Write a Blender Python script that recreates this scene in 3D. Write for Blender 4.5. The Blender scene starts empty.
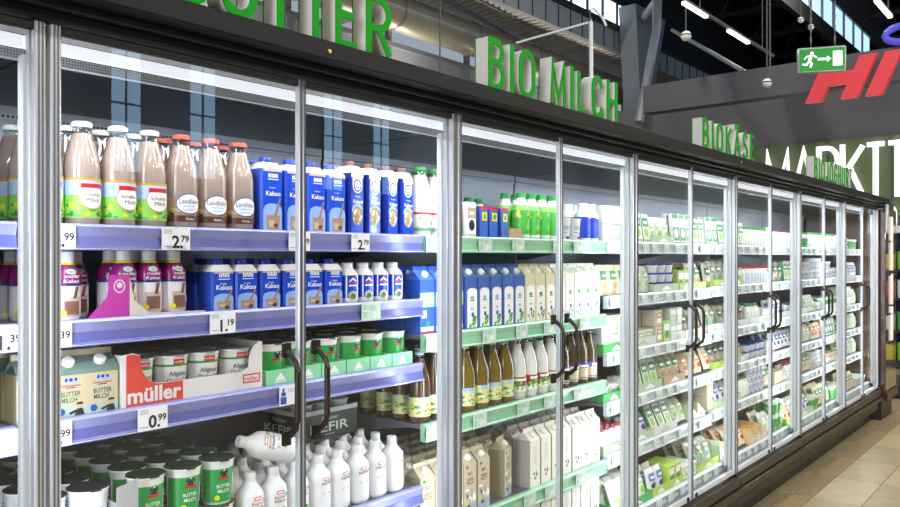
import bpy, math, random
from mathutils import Vector, Matrix
random.seed(7)
SC = bpy.context.scene
COL = SC.collection
PI = math.pi
R = math.radians

# ------------------------------------------------------------------ camera, world, light, exposure
YAW = math.atan(645 / 762)
cam_d = bpy.data.cameras.new('camera')
cam_d.lens = 36 * 762 / 900
cam_d.sensor_width = 36
cam_d.shift_y = 3.5 / 900
cam_d.clip_start = 0.05
cam = bpy.data.objects.new('camera', cam_d)
COL.objects.link(cam)
cam.location = (0, -1.574, 1.56)
cam.rotation_euler = (R(90), 0, YAW - R(90))
SC.camera = cam

w = bpy.data.worlds.new('hall_air')
SC.world = w
w.use_nodes = True
w.node_tree.nodes['Background'].inputs[0].default_value = (0.62, 0.72, 0.9, 1)
w.node_tree.nodes['Background'].inputs[1].default_value = 0.5

SC.view_settings.view_transform = 'Standard'
SC.view_settings.look = 'None'
SC.view_settings.gamma = 1
SC.view_settings.use_curve_mapping = False
SC.view_settings.exposure = 0.0
SC.cycles.use_denoising = True
SC.cycles.max_bounces = 10
SC.cycles.transparent_max_bounces = 24
SC.cycles.sample_clamp_indirect = 4

UNIT = 1.25
EDGE = [-0.618, 0.632] + [0.64 + UNIT * (k - 1) for k in range(2, 8)]      # cabinet joints along x


def area(name, loc, direction, sx, sy, power, color=(1, 1, 1), spread=180):
    l = bpy.data.lights.new(name, 'AREA')
    l.shape = 'RECTANGLE'
    l.size = sx
    l.size_y = sy
    l.energy = power
    l.color = color
    l.spread = R(spread)
    o = bpy.data.objects.new(name, l)
    o.location = loc
    o.rotation_euler = Vector(direction).to_track_quat('-Z', 'Y').to_euler()
    COL.objects.link(o)
    return o


LED = (0.86, 0.93, 1.0)
GAIN = [0.95, 0.95, 1.0, 1.2, 1.25, 1.3, 1.35]      # lamp output, cabinet by cabinet
for k in range(7):
    xc = EDGE[k] + UNIT / 2
    # strip under the canopy, shining down and back on to the shelves
    o = area('canopy_led', (xc, 0.100, 1.962), (0, 0.3, -1), 1.16, 0.025, 3.3, LED)
    area('canopy_led', (xc, 0.128, 2.000), (0, -0.75, 0.66), 1.16, 0.012, 9.0, LED)
for k in range(0, 8):
    x = EDGE[k]
    if k > 0:
        for sgn, nm in ((-1, 'mullion_led'), (1, 'mullion_led')):
            l = area(nm, (x + sgn * 0.034, 0.060, 1.15), (sgn * 0.8, 0.75, 0), 1.5, 0.016, 2.3 * GAIN[min(6, max(0, k - 1 if sgn < 0 else k))], LED)
            dv = Vector((sgn * 0.8, 0.75, 0)).normalized()
            zc = -dv
            xa = Vector((0, 0, 1))
            ya = zc.cross(xa)
            l.rotation_euler = Matrix((xa, ya, zc)).transposed().to_euler()
# the hall's own hanging linear lamps: behind the viewer, over the aisle
for (lx, ly, lz) in ((-1, -4.5, 5.2), (3.2, -4.5, 5.2), (7.4, -4.5, 5.2), (11.6, -4.5, 5.2), (1, -9, 6.0), (6, -9, 6.0), (11, -9, 6.0), (15, 2.5, 7.5), (8, 3.5, 8.2)):
    area('hall_lamp', (lx, ly, lz), (0, 0, -1), 1.6, 0.12, 190, (1, 0.93, 0.82))
area('rooflight', (6, -3, 8.8), (0, 0, -1), 14, 0.8, 500, (0.8, 0.9, 1.0))
# added fill from the left end for the letter sides; that wall is windowless
area('window_light', (-11.8, -4.5, 4.0), (1, 0, 0), 5.0, 9.0, 1500, (0.86, 0.93, 1.0))


for lx in (5.5, 9.5, 13.5):      # added fill lights, hidden behind the cabinets, to brighten the corrugated deck
    area('uplight', (lx, 7.55, 4.32), (0, -0.35, 1), 1.2, 0.2, 45, (1, 0.94, 0.84))


# ------------------------------------------------------------------ materials
def lin(c):
    c = c.lstrip('#')
    out = []
    for i in (0, 2, 4):
        v = int(c[i:i + 2], 16) / 255
        out.append(v / 12.92 if v <= 0.04045 else ((v + 0.055) / 1.055) ** 2.4)
    return (*out, 1)


MC = {}


def mat(hexc, rough=0.45, metal=0.0, emit=0.0, coat=0.0, noise=0.06, spec=0.5, scale=40, trans=0.0):
    key = (hexc, rough, metal, emit, coat, noise, spec, scale, trans)
    if key in MC:
        return MC[key]
    m = bpy.data.materials.new('surface_' + hexc.strip('#'))
    m.use_nodes = True
    nt = m.node_tree
    b = nt.nodes['Principled BSDF']
    c = lin(hexc)
    b.inputs['Base Color'].default_value = c
    b.inputs['Roughness'].default_value = rough
    b.inputs['Metallic'].default_value = metal
    b.inputs['Specular IOR Level'].default_value = spec
    b.inputs['Coat Weight'].default_value = coat
    b.inputs['Coat Roughness'].default_value = 0.05
    if trans:
        b.inputs['Alpha'].default_value = 1 - trans
    if emit:
        b.inputs['Emission Color'].default_value = c
        b.inputs['Emission Strength'].default_value = emit
    if noise:
        tc = nt.nodes.new('ShaderNodeTexCoord')
        n = nt.nodes.new('ShaderNodeTexNoise')
        n.inputs['Scale'].default_value = scale
        n.inputs['Detail'].default_value = 3
        mx = nt.nodes.new('ShaderNodeMix')
        mx.data_type = 'RGBA'
        mx.inputs['A'].default_value = tuple(max(0, v * (1 - noise * 2)) for v in c[:3]) + (1,)
        mx.inputs['B'].default_value = tuple(min(1, v * (1 + noise * 2)) for v in c[:3]) + (1,)
        nt.links.new(tc.outputs['Object'], n.inputs['Vector'])
        nt.links.new(n.outputs['Fac'], mx.inputs['Factor'])
        nt.links.new(mx.outputs['Result'], b.inputs['Base Color'])
    MC[key] = m
    return m


def glass_mat(name, tint, ior=1.45, rough=0.0, extra=0.0, graze=0.9):
    m = bpy.data.materials.new(name)
    m.use_nodes = True
    nt = m.node_tree
    for n in list(nt.nodes):
        nt.nodes.remove(n)
    out = nt.nodes.new('ShaderNodeOutputMaterial')
    mix = nt.nodes.new('ShaderNodeMixShader')
    lw = nt.nodes.new('ShaderNodeLayerWeight')
    lw.inputs['Blend'].default_value = 0.5
    pw = nt.nodes.new('ShaderNodeMath')
    pw.operation = 'POWER'
    pw.inputs[1].default_value = 5
    nt.links.new(lw.outputs['Facing'], pw.inputs[0])
    fr = nt.nodes.new('ShaderNodeMath')
    fr.operation = 'MULTIPLY_ADD'
    fr.inputs[1].default_value = graze
    fr.inputs[2].default_value = ((ior - 1) / (ior + 1)) ** 2
    nt.links.new(pw.outputs[0], fr.inputs[0])
    tr = nt.nodes.new('ShaderNodeBsdfTransparent')
    tr.inputs['Color'].default_value = tint
    gl = nt.nodes.new('ShaderNodeBsdfGlossy')
    gl.inputs['Roughness'].default_value = rough
    ad = nt.nodes.new('ShaderNodeMath')
    ad.operation = 'ADD'
    ad.inputs[1].default_value = extra
    nt.links.new(fr.outputs[0], ad.inputs[0])
    nt.links.new(ad.outputs[0], mix.inputs[0])
    nt.links.new(tr.outputs[0], mix.inputs[1])
    nt.links.new(gl.outputs[0], mix.inputs[2])
    nt.links.new(mix.outputs[0], out.inputs[0])
    return m


PANE = glass_mat('door_glass', (0.985, 0.99, 0.99, 1), graze=0.3)
NECK = glass_mat('bottle_glass', (0.86, 0.9, 0.9, 1), extra=0.06)


def dots_mat(name, base, hole, cell, rad, axes=(0, 2), rough=0.4, metal=0.6):
    """punched sheet metal: round holes on a square grid, in object space"""
    m = bpy.data.materials.new(name)
    m.use_nodes = True
    nt = m.node_tree
    b = nt.nodes['Principled BSDF']
    b.inputs['Roughness'].default_value = rough
    b.inputs['Metallic'].default_value = metal
    tc = nt.nodes.new('ShaderNodeTexCoord')
    sp = nt.nodes.new('ShaderNodeSeparateXYZ')
    nt.links.new(tc.outputs['Object'], sp.inputs[0])

    def math_(op, a, bb):
        n = nt.nodes.new('ShaderNodeMath')
        n.operation = op
        for i, v in enumerate((a, bb)):
            if isinstance(v, (int, float)):
                n.inputs[i].default_value = v
            elif v is not None:
                nt.links.new(v, n.inputs[i])
        return n.outputs[0]
    acc = None
    for a in axes:
        f = math_('FRACT', math_('DIVIDE', sp.outputs[a], cell), None)
        f = math_('SUBTRACT', f, 0.5)
        f = math_('MULTIPLY', f, f)
        acc = f if acc is None else math_('ADD', acc, f)
    t = math_('LESS_THAN', acc, (rad / cell) ** 2)
    mx = nt.nodes.new('ShaderNodeMix')
    mx.data_type = 'RGBA'
    mx.inputs['A'].default_value = lin(base)
    mx.inputs['B'].default_value = lin(hole)
    nt.links.new(t, mx.inputs['Factor'])
    nt.links.new(mx.outputs['Result'], b.inputs['Base Color'])
    return m


def ribbed_mat(name, base, dark, period, axis, rough=0.5):
    m = bpy.data.materials.new(name)
    m.use_nodes = True
    nt = m.node_tree
    b = nt.nodes['Principled BSDF']
    b.inputs['Roughness'].default_value = rough
    tc = nt.nodes.new('ShaderNodeTexCoord')
    n = nt.nodes.new('ShaderNodeTexNoise')
    n.inputs['Scale'].default_value = 1.5
    mx = nt.nodes.new('ShaderNodeMix')
    mx.data_type = 'RGBA'
    mx.inputs['A'].default_value = lin(base)
    mx.inputs['B'].default_value = lin(dark)
    nt.links.new(tc.outputs['Object'], n.inputs['Vector'])
    nt.links.new(n.outputs['Fac'], mx.inputs['Factor'])
    nt.links.new(mx.outputs['Result'], b.inputs['Base Color'])
    return m


ALU = mat('#d4d7de', 0.3, 0.35, noise=0.03)
ALU_B = mat('#6f6f72', 0.4, 0.5, noise=0.04)
WHITE = mat('#f2f2f0', 0.4)
BLACK = mat('#101010', 0.35)
FASCIA = mat('#161718', 0.55, scale=8, spec=0.2)
BROWN = mat('#2a211a', 0.38, scale=10)
BROWN2 = mat('#110e0b', 0.4, scale=10)
STEEL = mat('#7a8086', 0.55, scale=3)
STEEL_D = mat('#2b2f33', 0.6, scale=3)


# ------------------------------------------------------------------ mesh helper
TXT = {}


def text_geo(s, bold=0.0):
    """flat letter shapes, cap height 1, starting at u=0: (verts2d, faces, width)"""
    if (s, bold) in TXT:
        return TXT[(s, bold)]
    cu = bpy.data.curves.new('lettering', 'FONT')
    cu.body = s
    cu.size = 1.37
    cu.resolution_u = 3
    cu.fill_mode = 'FRONT'
    cu.offset = bold
    ob = bpy.data.objects.new('lettering', cu)
    COL.objects.link(ob)
    dg = bpy.context.evaluated_depsgraph_get()
    me = bpy.data.meshes.new_from_object(ob.evaluated_get(dg))
    v = [(p.co.x, p.co.y) for p in me.vertices]
    f = [tuple(p.vertices) for p in me.polygons]
    bpy.data.objects.remove(ob)
    bpy.data.curves.remove(cu)
    bpy.data.meshes.remove(me)
    x0 = min(p[0] for p in v) if v else 0
    x1 = max(p[0] for p in v) if v else 1
    v = [(p[0] - x0, p[1]) for p in v]
    TXT[(s, bold)] = (v, f, x1 - x0)
    return TXT[(s, bold)]


class MB:
    def __init__(self):
        self.v, self.f, self.m, self.mats = [], [], [], []

    def mi(self, m):
        if m not in self.mats:
            self.mats.append(m)
        return self.mats.index(m)

    def add(self, vs, fs, m, mx=None):
        b = len(self.v)
        if mx is not None:
            vs = [mx @ Vector(p) for p in vs]
        self.v += [tuple(p) for p in vs]
        i = self.mi(m)
        for f in fs:
            self.f.append(tuple(b + q for q in f))
            self.m.append(i)
        return self

    def box(self, x0, y0, z0, x1, y1, z1, m, bev=0.0, mx=None):
        if bev > 0:
            b = min(bev, (x1 - x0) / 2.1, (y1 - y0) / 2.1, (z1 - z0) / 2.1)
            vs, idx = [], {}
            xs, ys, zs = (x0, x1), (y0, y1), (z0, z1)
            for i in (0, 1):
                for j in (0, 1):
                    for k in (0, 1):
                        sx, sy, sz = (1 - 2 * i) * b, (1 - 2 * j) * b, (1 - 2 * k) * b
                        p = (xs[i], ys[j], zs[k])
                        for a, q in (('x', (p[0], p[1] + sy, p[2] + sz)), ('y', (p[0] + sx, p[1], p[2] + sz)), ('z', (p[0] + sx, p[1] + sy, p[2]))):
                            idx[(i, j, k, a)] = len(vs)
                            vs.append(q)
            fs = []
            for i in (0, 1):
                q = [idx[(i, a, c, 'x')] for a, c in ((0, 0), (1, 0), (1, 1), (0, 1))]
                fs.append(q if i else q[::-1])
                q = [idx[(a, i, c, 'y')] for a, c in ((0, 0), (0, 1), (1, 1), (1, 0))]
                fs.append(q if i else q[::-1])
                q = [idx[(a, c, i, 'z')] for a, c in ((0, 0), (1, 0), (1, 1), (0, 1))]
                fs.append(q if i else q[::-1])
            for i in (0, 1):
                for j in (0, 1):
                    s = (i + j) % 2
                    for q in ([idx[(i, j, 0, 'x')], idx[(i, j, 1, 'x')], idx[(i, j, 1, 'y')], idx[(i, j, 0, 'y')]],
                              [idx[(i, 0, j, 'x')], idx[(i, 0, j, 'z')], idx[(i, 1, j, 'z')], idx[(i, 1, j, 'x')]],
                              [idx[(0, i, j, 'y')], idx[(1, i, j, 'y')], idx[(1, i, j, 'z')], idx[(0, i, j, 'z')]]):
                        fs.append(q if s else q[::-1])
                    for k in (0, 1):
                        pass
            for i in (0, 1):
                for j in (0, 1):
                    for k in (0, 1):
                        q = [idx[(i, j, k, a)] for a in 'xyz']
                        fs.append(q if (i + j + k) % 2 else q[::-1])
            return self.add(vs, fs, m, mx)
        vs = [(x0, y0, z0), (x1, y0, z0), (x1, y1, z0), (x0, y1, z0), (x0, y0, z1), (x1, y0, z1), (x1, y1, z1), (x0, y1, z1)]
        fs = [(0, 3, 2, 1), (4, 5, 6, 7), (0, 1, 5, 4), (1, 2, 6, 5), (2, 3, 7, 6), (3, 0, 4, 7)]
        return self.add(vs, fs, m, mx)

    def lathe(self, prof, m, n=18, mx=None, caps=True, sq=0.0):
        """prof: [(r,z)...] bottom to top. m: one material or one per segment. sq: squareness"""
        vs = []
        for r, z in prof:
            for k in range(n):
                a = 2 * PI * (k + 0.5) / n
                c, s = math.cos(a), math.sin(a)
                q = 1.0
                if sq:
                    q = (abs(c) ** (2 + sq * 6) + abs(s) ** (2 + sq * 6)) ** (-1 / (2 + sq * 6))
                vs.append((r * q * c, r * q * s, z))
        base = len(self.v)
        if mx is not None:
            vs = [mx @ Vector(p) for p in vs]
        self.v += [tuple(p) for p in vs]
        for i in range(len(prof) - 1):
            mm = self.mi(m[i] if isinstance(m, (list, tuple)) else m)
            for k in range(n):
                a, b = i * n + k, i * n + (k + 1) % n
                self.f.append((base + a, base + b, base + b + n, base + a + n))
                self.m.append(mm)
        if caps:
            m0 = m[0] if isinstance(m, (list, tuple)) else m
            m1 = m[-1] if isinstance(m, (list, tuple)) else m
            self.f.append(tuple(base + k for k in range(n))[::-1])
            self.m.append(self.mi(m0))
            t = base + (len(prof) - 1) * n
            self.f.append(tuple(t + k for k in range(n)))
            self.m.append(self.mi(m1))
        return self

    def prism(self, pts, y0, y1, m, mx=None, axis='y', mside=None):
        """polygon (ccw in a,b seen from the front) extruded along an axis"""
        n = len(pts)

        def P(a, b, c):
            return {'y': (a, c, b), 'x': (c, a, b), 'z': (a, b, c)}[axis]
        vs = [P(a, b, y0) for a, b in pts] + [P(a, b, y1) for a, b in pts]
        self.add(vs, [tuple(range(n)), tuple(range(2 * n - 1, n - 1, -1))], m, mx)
        self.add(vs, [(i + n, (i + 1) % n + n, (i + 1) % n, i) for i in range(n)], mside or m, mx)
        return self

    def tube(self, pts, r, m, n=8, mx=None):
        pts = [Vector(p) for p in pts]
        vs = []
        for i, p in enumerate(pts):
            d = (pts[min(i + 1, len(pts) - 1)] - pts[max(i - 1, 0)]).normalized()
            up = Vector((0, 0, 1)) if abs(d.z) < 0.95 else Vector((1, 0, 0))
            a = d.cross(up).normalized()
            b = d.cross(a).normalized()
            rr = r[i] if isinstance(r, (list, tuple)) else r
            for k in range(n):
                t = 2 * PI * k / n
                vs.append(p + a * math.cos(t) * rr + b * math.sin(t) * rr)
        fs = []
        for i in range(len(pts) - 1):
            for k in range(n):
                q = (i * n + k, i * n + (k + 1) % n, (i + 1) * n + (k + 1) % n, (i + 1) * n + k)
                fs.append(q)
        fs.append(tuple(range(n))[::-1])
        fs.append(tuple(range((len(pts) - 1) * n, len(pts) * n)))
        return self.add(vs, fs, m, mx)

    # prints: flat shapes laid on a surface given by P(u, v, lift)
    def grid(self, P, u0, v0, u1, v1, m, e, nu=1, nv=1):
        vs = [P(u0 + (u1 - u0) * i / nu, v0 + (v1 - v0) * j / nv, e) for j in range(nv + 1) for i in range(nu + 1)]
        fs = [(j * (nu + 1) + i, j * (nu + 1) + i + 1, (j + 1) * (nu + 1) + i + 1, (j + 1) * (nu + 1) + i) for j in range(nv) for i in range(nu)]
        return self.add(vs, fs, m)

    def ell(self, P, cu, cv, ru, rv, m, e, n=14):
        rings = 1 if ru < 0.012 else 4
        vs = [P(cu, cv, e)]
        for q in range(1, rings + 1):
            t = q / rings
            vs += [P(cu + t * ru * math.cos(2 * PI * k / n), cv + t * rv * math.sin(2 * PI * k / n), e) for k in range(n)]
        fs = [(0, 1 + k, 1 + (k + 1) % n) for k in range(n)]
        for q in range(rings - 1):
            o = 1 + q * n
            fs += [(o + k, o + n + k, o + n + (k + 1) % n, o + (k + 1) % n) for k in range(n)]
        return self.add(vs, fs, m)

    def text(self, P, s, cu, cv, h, m, e, w=None, bold=0.0, slant=0.0):
        v, f, tw = text_geo(s, bold)
        sx = (w / tw) if w else h
        vs = [P(cu + (p[0] - tw / 2) * sx + slant * p[1] * h, cv + (p[1] - 0.5) * h, e) for p in v]
        return self.add(vs, f, m)

    def poly(self, P, pts, m, e):
        return self.add([P(a, b, e) for a, b in pts], [tuple(range(len(pts)))], m)

    def mesh(self, name, smooth=True, ang=40):
        me = bpy.data.meshes.new(name)
        me.from_pydata(self.v, [], self.f)
        for m in self.mats:
            me.materials.append(m)
        me.polygons.foreach_set('material_index', self.m)
        if smooth:
            me.polygons.foreach_set('use_smooth', [True] * len(self.f))
            me.set_sharp_from_angle(angle=R(ang))
        me.update()
        return me


def flatP(y):
    return lambda u, v, e: (u, y - e, v)


def prof_r(prof):
    def f(v):
        for (r0, z0), (r1, z1) in zip(prof, prof[1:]):
            if z0 <= v <= z1 and z1 > z0:
                return r0 + (r1 - r0) * (v - z0) / (z1 - z0)
        return prof[-1][0] if v > prof[-1][1] else prof[0][0]
    return f


def cylP(rf, sq=0.0):
    def P(u, v, e):
        r = rf(v) if callable(rf) else rf
        a = u / max(r, 0.004)
        if sq:
            c_, s_ = abs(math.cos(a)), abs(math.sin(a))
            r = r * (c_ ** (2 + sq * 6) + s_ ** (2 + sq * 6)) ** (-1 / (2 + sq * 6))
        e = e + 0.0007
        return ((r + e) * math.sin(a), -(r + e) * math.cos(a), v)
    return P


def link(name, me, parent=None, loc=(0, 0, 0), rot=None):
    o = bpy.data.objects.new(name, me)
    COL.objects.link(o)
    o.location = loc
    if rot:
        o.rotation_euler = rot
    if parent is not None:
        o.parent = parent
    return o


def tag(o, label, cat, group=None, kind=None):
    if label:
        o['label'] = label
    if cat:
        o['category'] = cat
    if group:
        o['group'] = group
    if kind:
        o['kind'] = kind
    return o


def struct(name, me, label=None, parent=None):
    o = link(name, me, parent)
    if parent is None:
        o['kind'] = 'structure'
        if label:
            o['label'] = label
    return o


def boxm(name, x0, y0, z0, x1, y1, z1, m, bev=0.0, parent=None):
    return link(name, MB().box(x0, y0, z0, x1, y1, z1, m, bev).mesh(name), parent)


# ------------------------------------------------------------------ floor
FL = mat('#8d7f66', 0.32, scale=6, noise=0.12)
TILES = [mat('#a3946f', 0.36, scale=9, noise=0.13), mat('#9b8d6b', 0.36, scale=9, noise=0.14), mat('#ab9b78', 0.36, scale=9, noise=0.12)]
BORD = [mat('#957f5e', 0.3, scale=9, noise=0.12), mat('#8d785b', 0.3, scale=9, noise=0.12)]
floor = struct('floor', MB().box(-12, -22, -0.2, 30, 12, -0.012, FL).mesh('floor'), 'beige stone tiled hall floor with a browner border along the cabinets')
tile_me = [MB().box(0, 0, -0.012, 0.594, 0.281, 0, m, 0.002).mesh('tile') for m in TILES]
bord_me = [MB().box(0, 0, -0.012, 0.594, 0.12, 0, m, 0.002).mesh('border_tile') for m in BORD]
bord2_me = [MB().box(0, 0, -0.012, 0.594, 0.17, 0, m, 0.002).mesh('border_tile') for m in (mat('#84765a', 0.34, scale=9, noise=0.12), mat('#7b6e54', 0.34, scale=9, noise=0.12))]
for j in range(6):
    for i in range(22):
        if i < 3 and j > 3:
            continue
        t = link('tile', tile_me[(i * 7 + j * 5) % 3], floor)
        t.location = (4.1 + 0.6 * i, -0.170 - 0.286 * (j + 1) + 0.002, 0)
for i in range(24):
    t = link('border_tile', bord_me[i % 2], floor)
    t.location = (3.5 + 0.6 * i, -0.166, 0)
    t = link('border_tile', bord2_me[(i + 1) % 2], floor)
    t.location = (3.5 + 0.6 * i, -0.041, 0)

# ------------------------------------------------------------------ cabinets
GREY_BACK = mat('#8b919c', 0.34, 0.7, scale=5, noise=0.05)
DARK_CEIL = mat('#0b0e18', 0.28, 0.2, scale=4)
GRILLE = dots_mat('grille', '#d4d8e0', '#7a7e88', 0.006, 0.0020, metal=0.1)
HOLES = dots_mat('hole_strip', '#9297a2', '#0b0c10', 0.012, 0.0036, (0, 2), 0.35, 0.5)
RAIL = {'lilac': (mat('#9295cc', 0.28, 0.15, noise=0.03), mat('#5f64a4', 0.3, 0.15, noise=0.03)),
        'green': (mat('#9fd0ae', 0.3, 0.1, noise=0.03), mat('#8cc49e', 0.3, 0.1, noise=0.03)),
        'pale': (mat('#cdd6d9', 0.3, 0.1, noise=0.04), mat('#bcc8cb', 0.3, 0.1, noise=0.04))}
SHELF_M = mat('#767a84', 0.4, 0.5, noise=0.05)
LAMP = mat('#eef3ff', 0.5, emit=0.8, noise=0)
REFL = mat('#c9ccd2', 0.4, noise=0.02)
BRONZE = mat('#3a3029', 0.32, 0.6, noise=0.05)
SEAL = mat('#1a1b1d', 0.5)
INK = mat('#1c1c22', 0.6, noise=0)
TAGW = mat('#eeeef4', 0.45, noise=0)
TAGG = mat('#c6dccf', 0.45, noise=0)
GREYINK = mat('#8a9a90', 0.6, noise=0)
GREYINK2 = mat('#a3c8b0', 0.6, noise=0)
BLUEINK = mat('#1e4fb0', 0.5, noise=0)

BAYNAME = ['cut-off left cabinet', 'first cabinet', 'second cabinet', 'third cabinet', 'fourth cabinet', 'fifth cabinet', 'last cabinet']
SH = {0: [1.63, 1.417, 1.203, 0.792], 1: [1.63, 1.417, 1.203, 0.792], 2: [1.63, 1.295, 0.993, 0.624, 0.37],
      3: [1.63, 1.375, 1.11, 0.88, 0.635, 0.37]}
for k in (4, 5, 6):
    SH[k] = [1.63, 1.38, 1.115, 0.885, 0.648, 0.37]
BACK_Y = 0.66
RAIL_Y = 0.14


def front_y(k, i):
    """the lowest deck of the third and later cabinets reaches closer to the glass"""
    return 0.066 if k >= 3 and i == len(SH[k]) - 1 else RAIL_Y




def shelf_names(k):
    n = len(SH[k])
    return ['top shelf', 'second shelf', 'third shelf', 'fourth shelf', 'fifth shelf'][:n - 1] + ['bottom shelf']


TAGMESH = {}


def tag_mesh(style, small='', big='', sup='', foot=''):
    key = (style, small, big, sup, foot)
    if key in TAGMESH:
        return TAGMESH[key]
    b = MB()
    if style == 'white':
        b.box(-0.037, -0.0015, -0.054, 0.037, 0, 0.0, TAGW)
        P = flatP(-0.0015)
        for i, (a, c) in enumerate(((-0.033, -0.006), (-0.033, -0.002), (-0.033, -0.010))):
            b.grid(P, a, -0.006 - 0.004 * i, a + 0.022, -0.0045 - 0.004 * i, GREYINK, 0.0003)
        b.grid(P, -0.033, -0.046, -0.012, -0.044, GREYINK, 0.0003)
        if big:
            b.text(P, big + '.', 0.003, -0.033, 0.030, INK, 0.0004, bold=0.04)
            b.text(P, sup, 0.023, -0.026, 0.016, INK, 0.0004, bold=0.04)
        if foot:
            b.text(P, foot, 0.0, -0.048, 0.0075, INK, 0.0004, w=0.05)
    elif style == 'bottle':
        b.box(-0.037, -0.0015, -0.054, 0.037, 0, 0.0, TAGW)
        P = flatP(-0.0015)
        b.grid(P, -0.034, -0.05, -0.014, -0.03, BLUEINK, 0.0003)
        b.grid(P, -0.032, -0.028, -0.016, -0.018, BLUEINK, 0.0003)
        b.grid(P, -0.027, -0.018, -0.021, -0.006, BLUEINK, 0.0003)
        b.grid(P, -0.008, -0.012, 0.02, -0.010, GREYINK, 0.0003)
        b.grid(P, -0.008, -0.018, 0.012, -0.016, GREYINK, 0.0003)
        b.text(P, big, 0.02, -0.034, 0.022, INK, 0.0004)
    elif style == 'pale':
        b.box(-0.03, -0.0015, -0.050, 0.03, 0, -0.004, mat('#d9e4e0', 0.45, noise=0))
        P = flatP(-0.0015)
        gi = mat('#a9c2b4', 0.6, noise=0)
        b.grid(P, -0.026, -0.044, -0.014, -0.020, gi, 0.0003)
        b.grid(P, -0.008, -0.014, 0.020, -0.011, gi, 0.0003)
        b.grid(P, 0.000, -0.042, 0.010, -0.022, gi, 0.0003)
        b.grid(P, 0.014, -0.036, 0.020, -0.022, gi, 0.0003)
    else:
        b.box(-0.04, -0.0015, -0.054, 0.04, 0, 0.0, TAGG)
        P = flatP(-0.0015)
        b.ell(P, -0.026, -0.012, 0.009, 0.009, GREYINK2, 0.0003, 10)
        b.grid(P, -0.034, -0.046, -0.018, -0.026, GREYINK2, 0.0003)
        for i in range(3):
            b.grid(P, -0.012, -0.010 - 0.005 * i, 0.016, -0.0085 - 0.005 * i, GREYINK, 0.0003)
        if big:
            b.text(P, big, 0.014, -0.036, 0.02, TAGW, 0.0005, bold=0.03)
            b.text(P, sup, 0.030, -0.030, 0.011, TAGW, 0.0005, bold=0.03)
        else:
            b.grid(P, 0.004, -0.046, 0.012, -0.026, WHITE, 0.0003)
            b.grid(P, 0.017, -0.040, 0.023, -0.026, WHITE, 0.0003)
    TAGMESH[key] = b.mesh('price_tag', smooth=False)
    return TAGMESH[key]


def rail_mesh(L, style):
    hi, lo = RAIL[style]
    b = MB()
    y = 0
    b.prism([(y + 0.02, 0.004), (y + 0.002, 0.004), (y - 0.004, -0.002), (y - 0.002, -0.006), (y + 0.004, -0.024), (y + 0.02, -0.024)][::-1], 0, L, hi, axis='x')
    b.prism([(y + 0.02, -0.024), (y + 0.003, -0.024), (y - 0.001, -0.046), (y - 0.006, -0.050), (y - 0.006, -0.055), (y + 0.02, -0.055)][::-1], 0, L, lo, axis='x')
    b.box(0, -0.0068, -0.053, L, -0.0055, -0.051, ALU)
    return b.mesh('price_rail')


rails = {s: rail_mesh(UNIT - 0.008, s) for s in RAIL}
shelf_me = MB().box(0, 0, -0.014, UNIT - 0.008, 0.47, 0, SHELF_M, 0.002).mesh('shelf')
brk = MB().prism([(0.05, -0.014), (0.47, -0.014), (0.47, -0.085), (0.43, -0.085)][::-1], 0, 0.003, SHELF_M, axis='x')
brk_me = brk.mesh('bracket')

TAGS = {
    (1, 0): [(0.708, 'white', '1', '99'), (0.985, 'white', '2', '79', 'MEHRWEG'), (1.362, 'white', '1', '99'), (1.595, 'white', '2', '79'), ],
    (1, 1): [(0.700, 'white', '1', '39'), (1.115, 'white', '1', '19'), (1.64, 'green', '0', '79')],
    (1, 2): [(0.700, 'white', '0', '99'), (0.925, 'white', '0', '99'), (1.33, 'bottle', '0', '')],
    (1, 3): [(1.0, 'white', '0', '79'), (1.5, 'green', '', '')],
    (0, 0): [(0.5, 'white', '1', '99')], (0, 1): [(0.60, 'white', '1', '39')], (0, 2): [(0.6, 'green', '', '')], (0, 3): [],
}
frame_parts = {}


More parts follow.
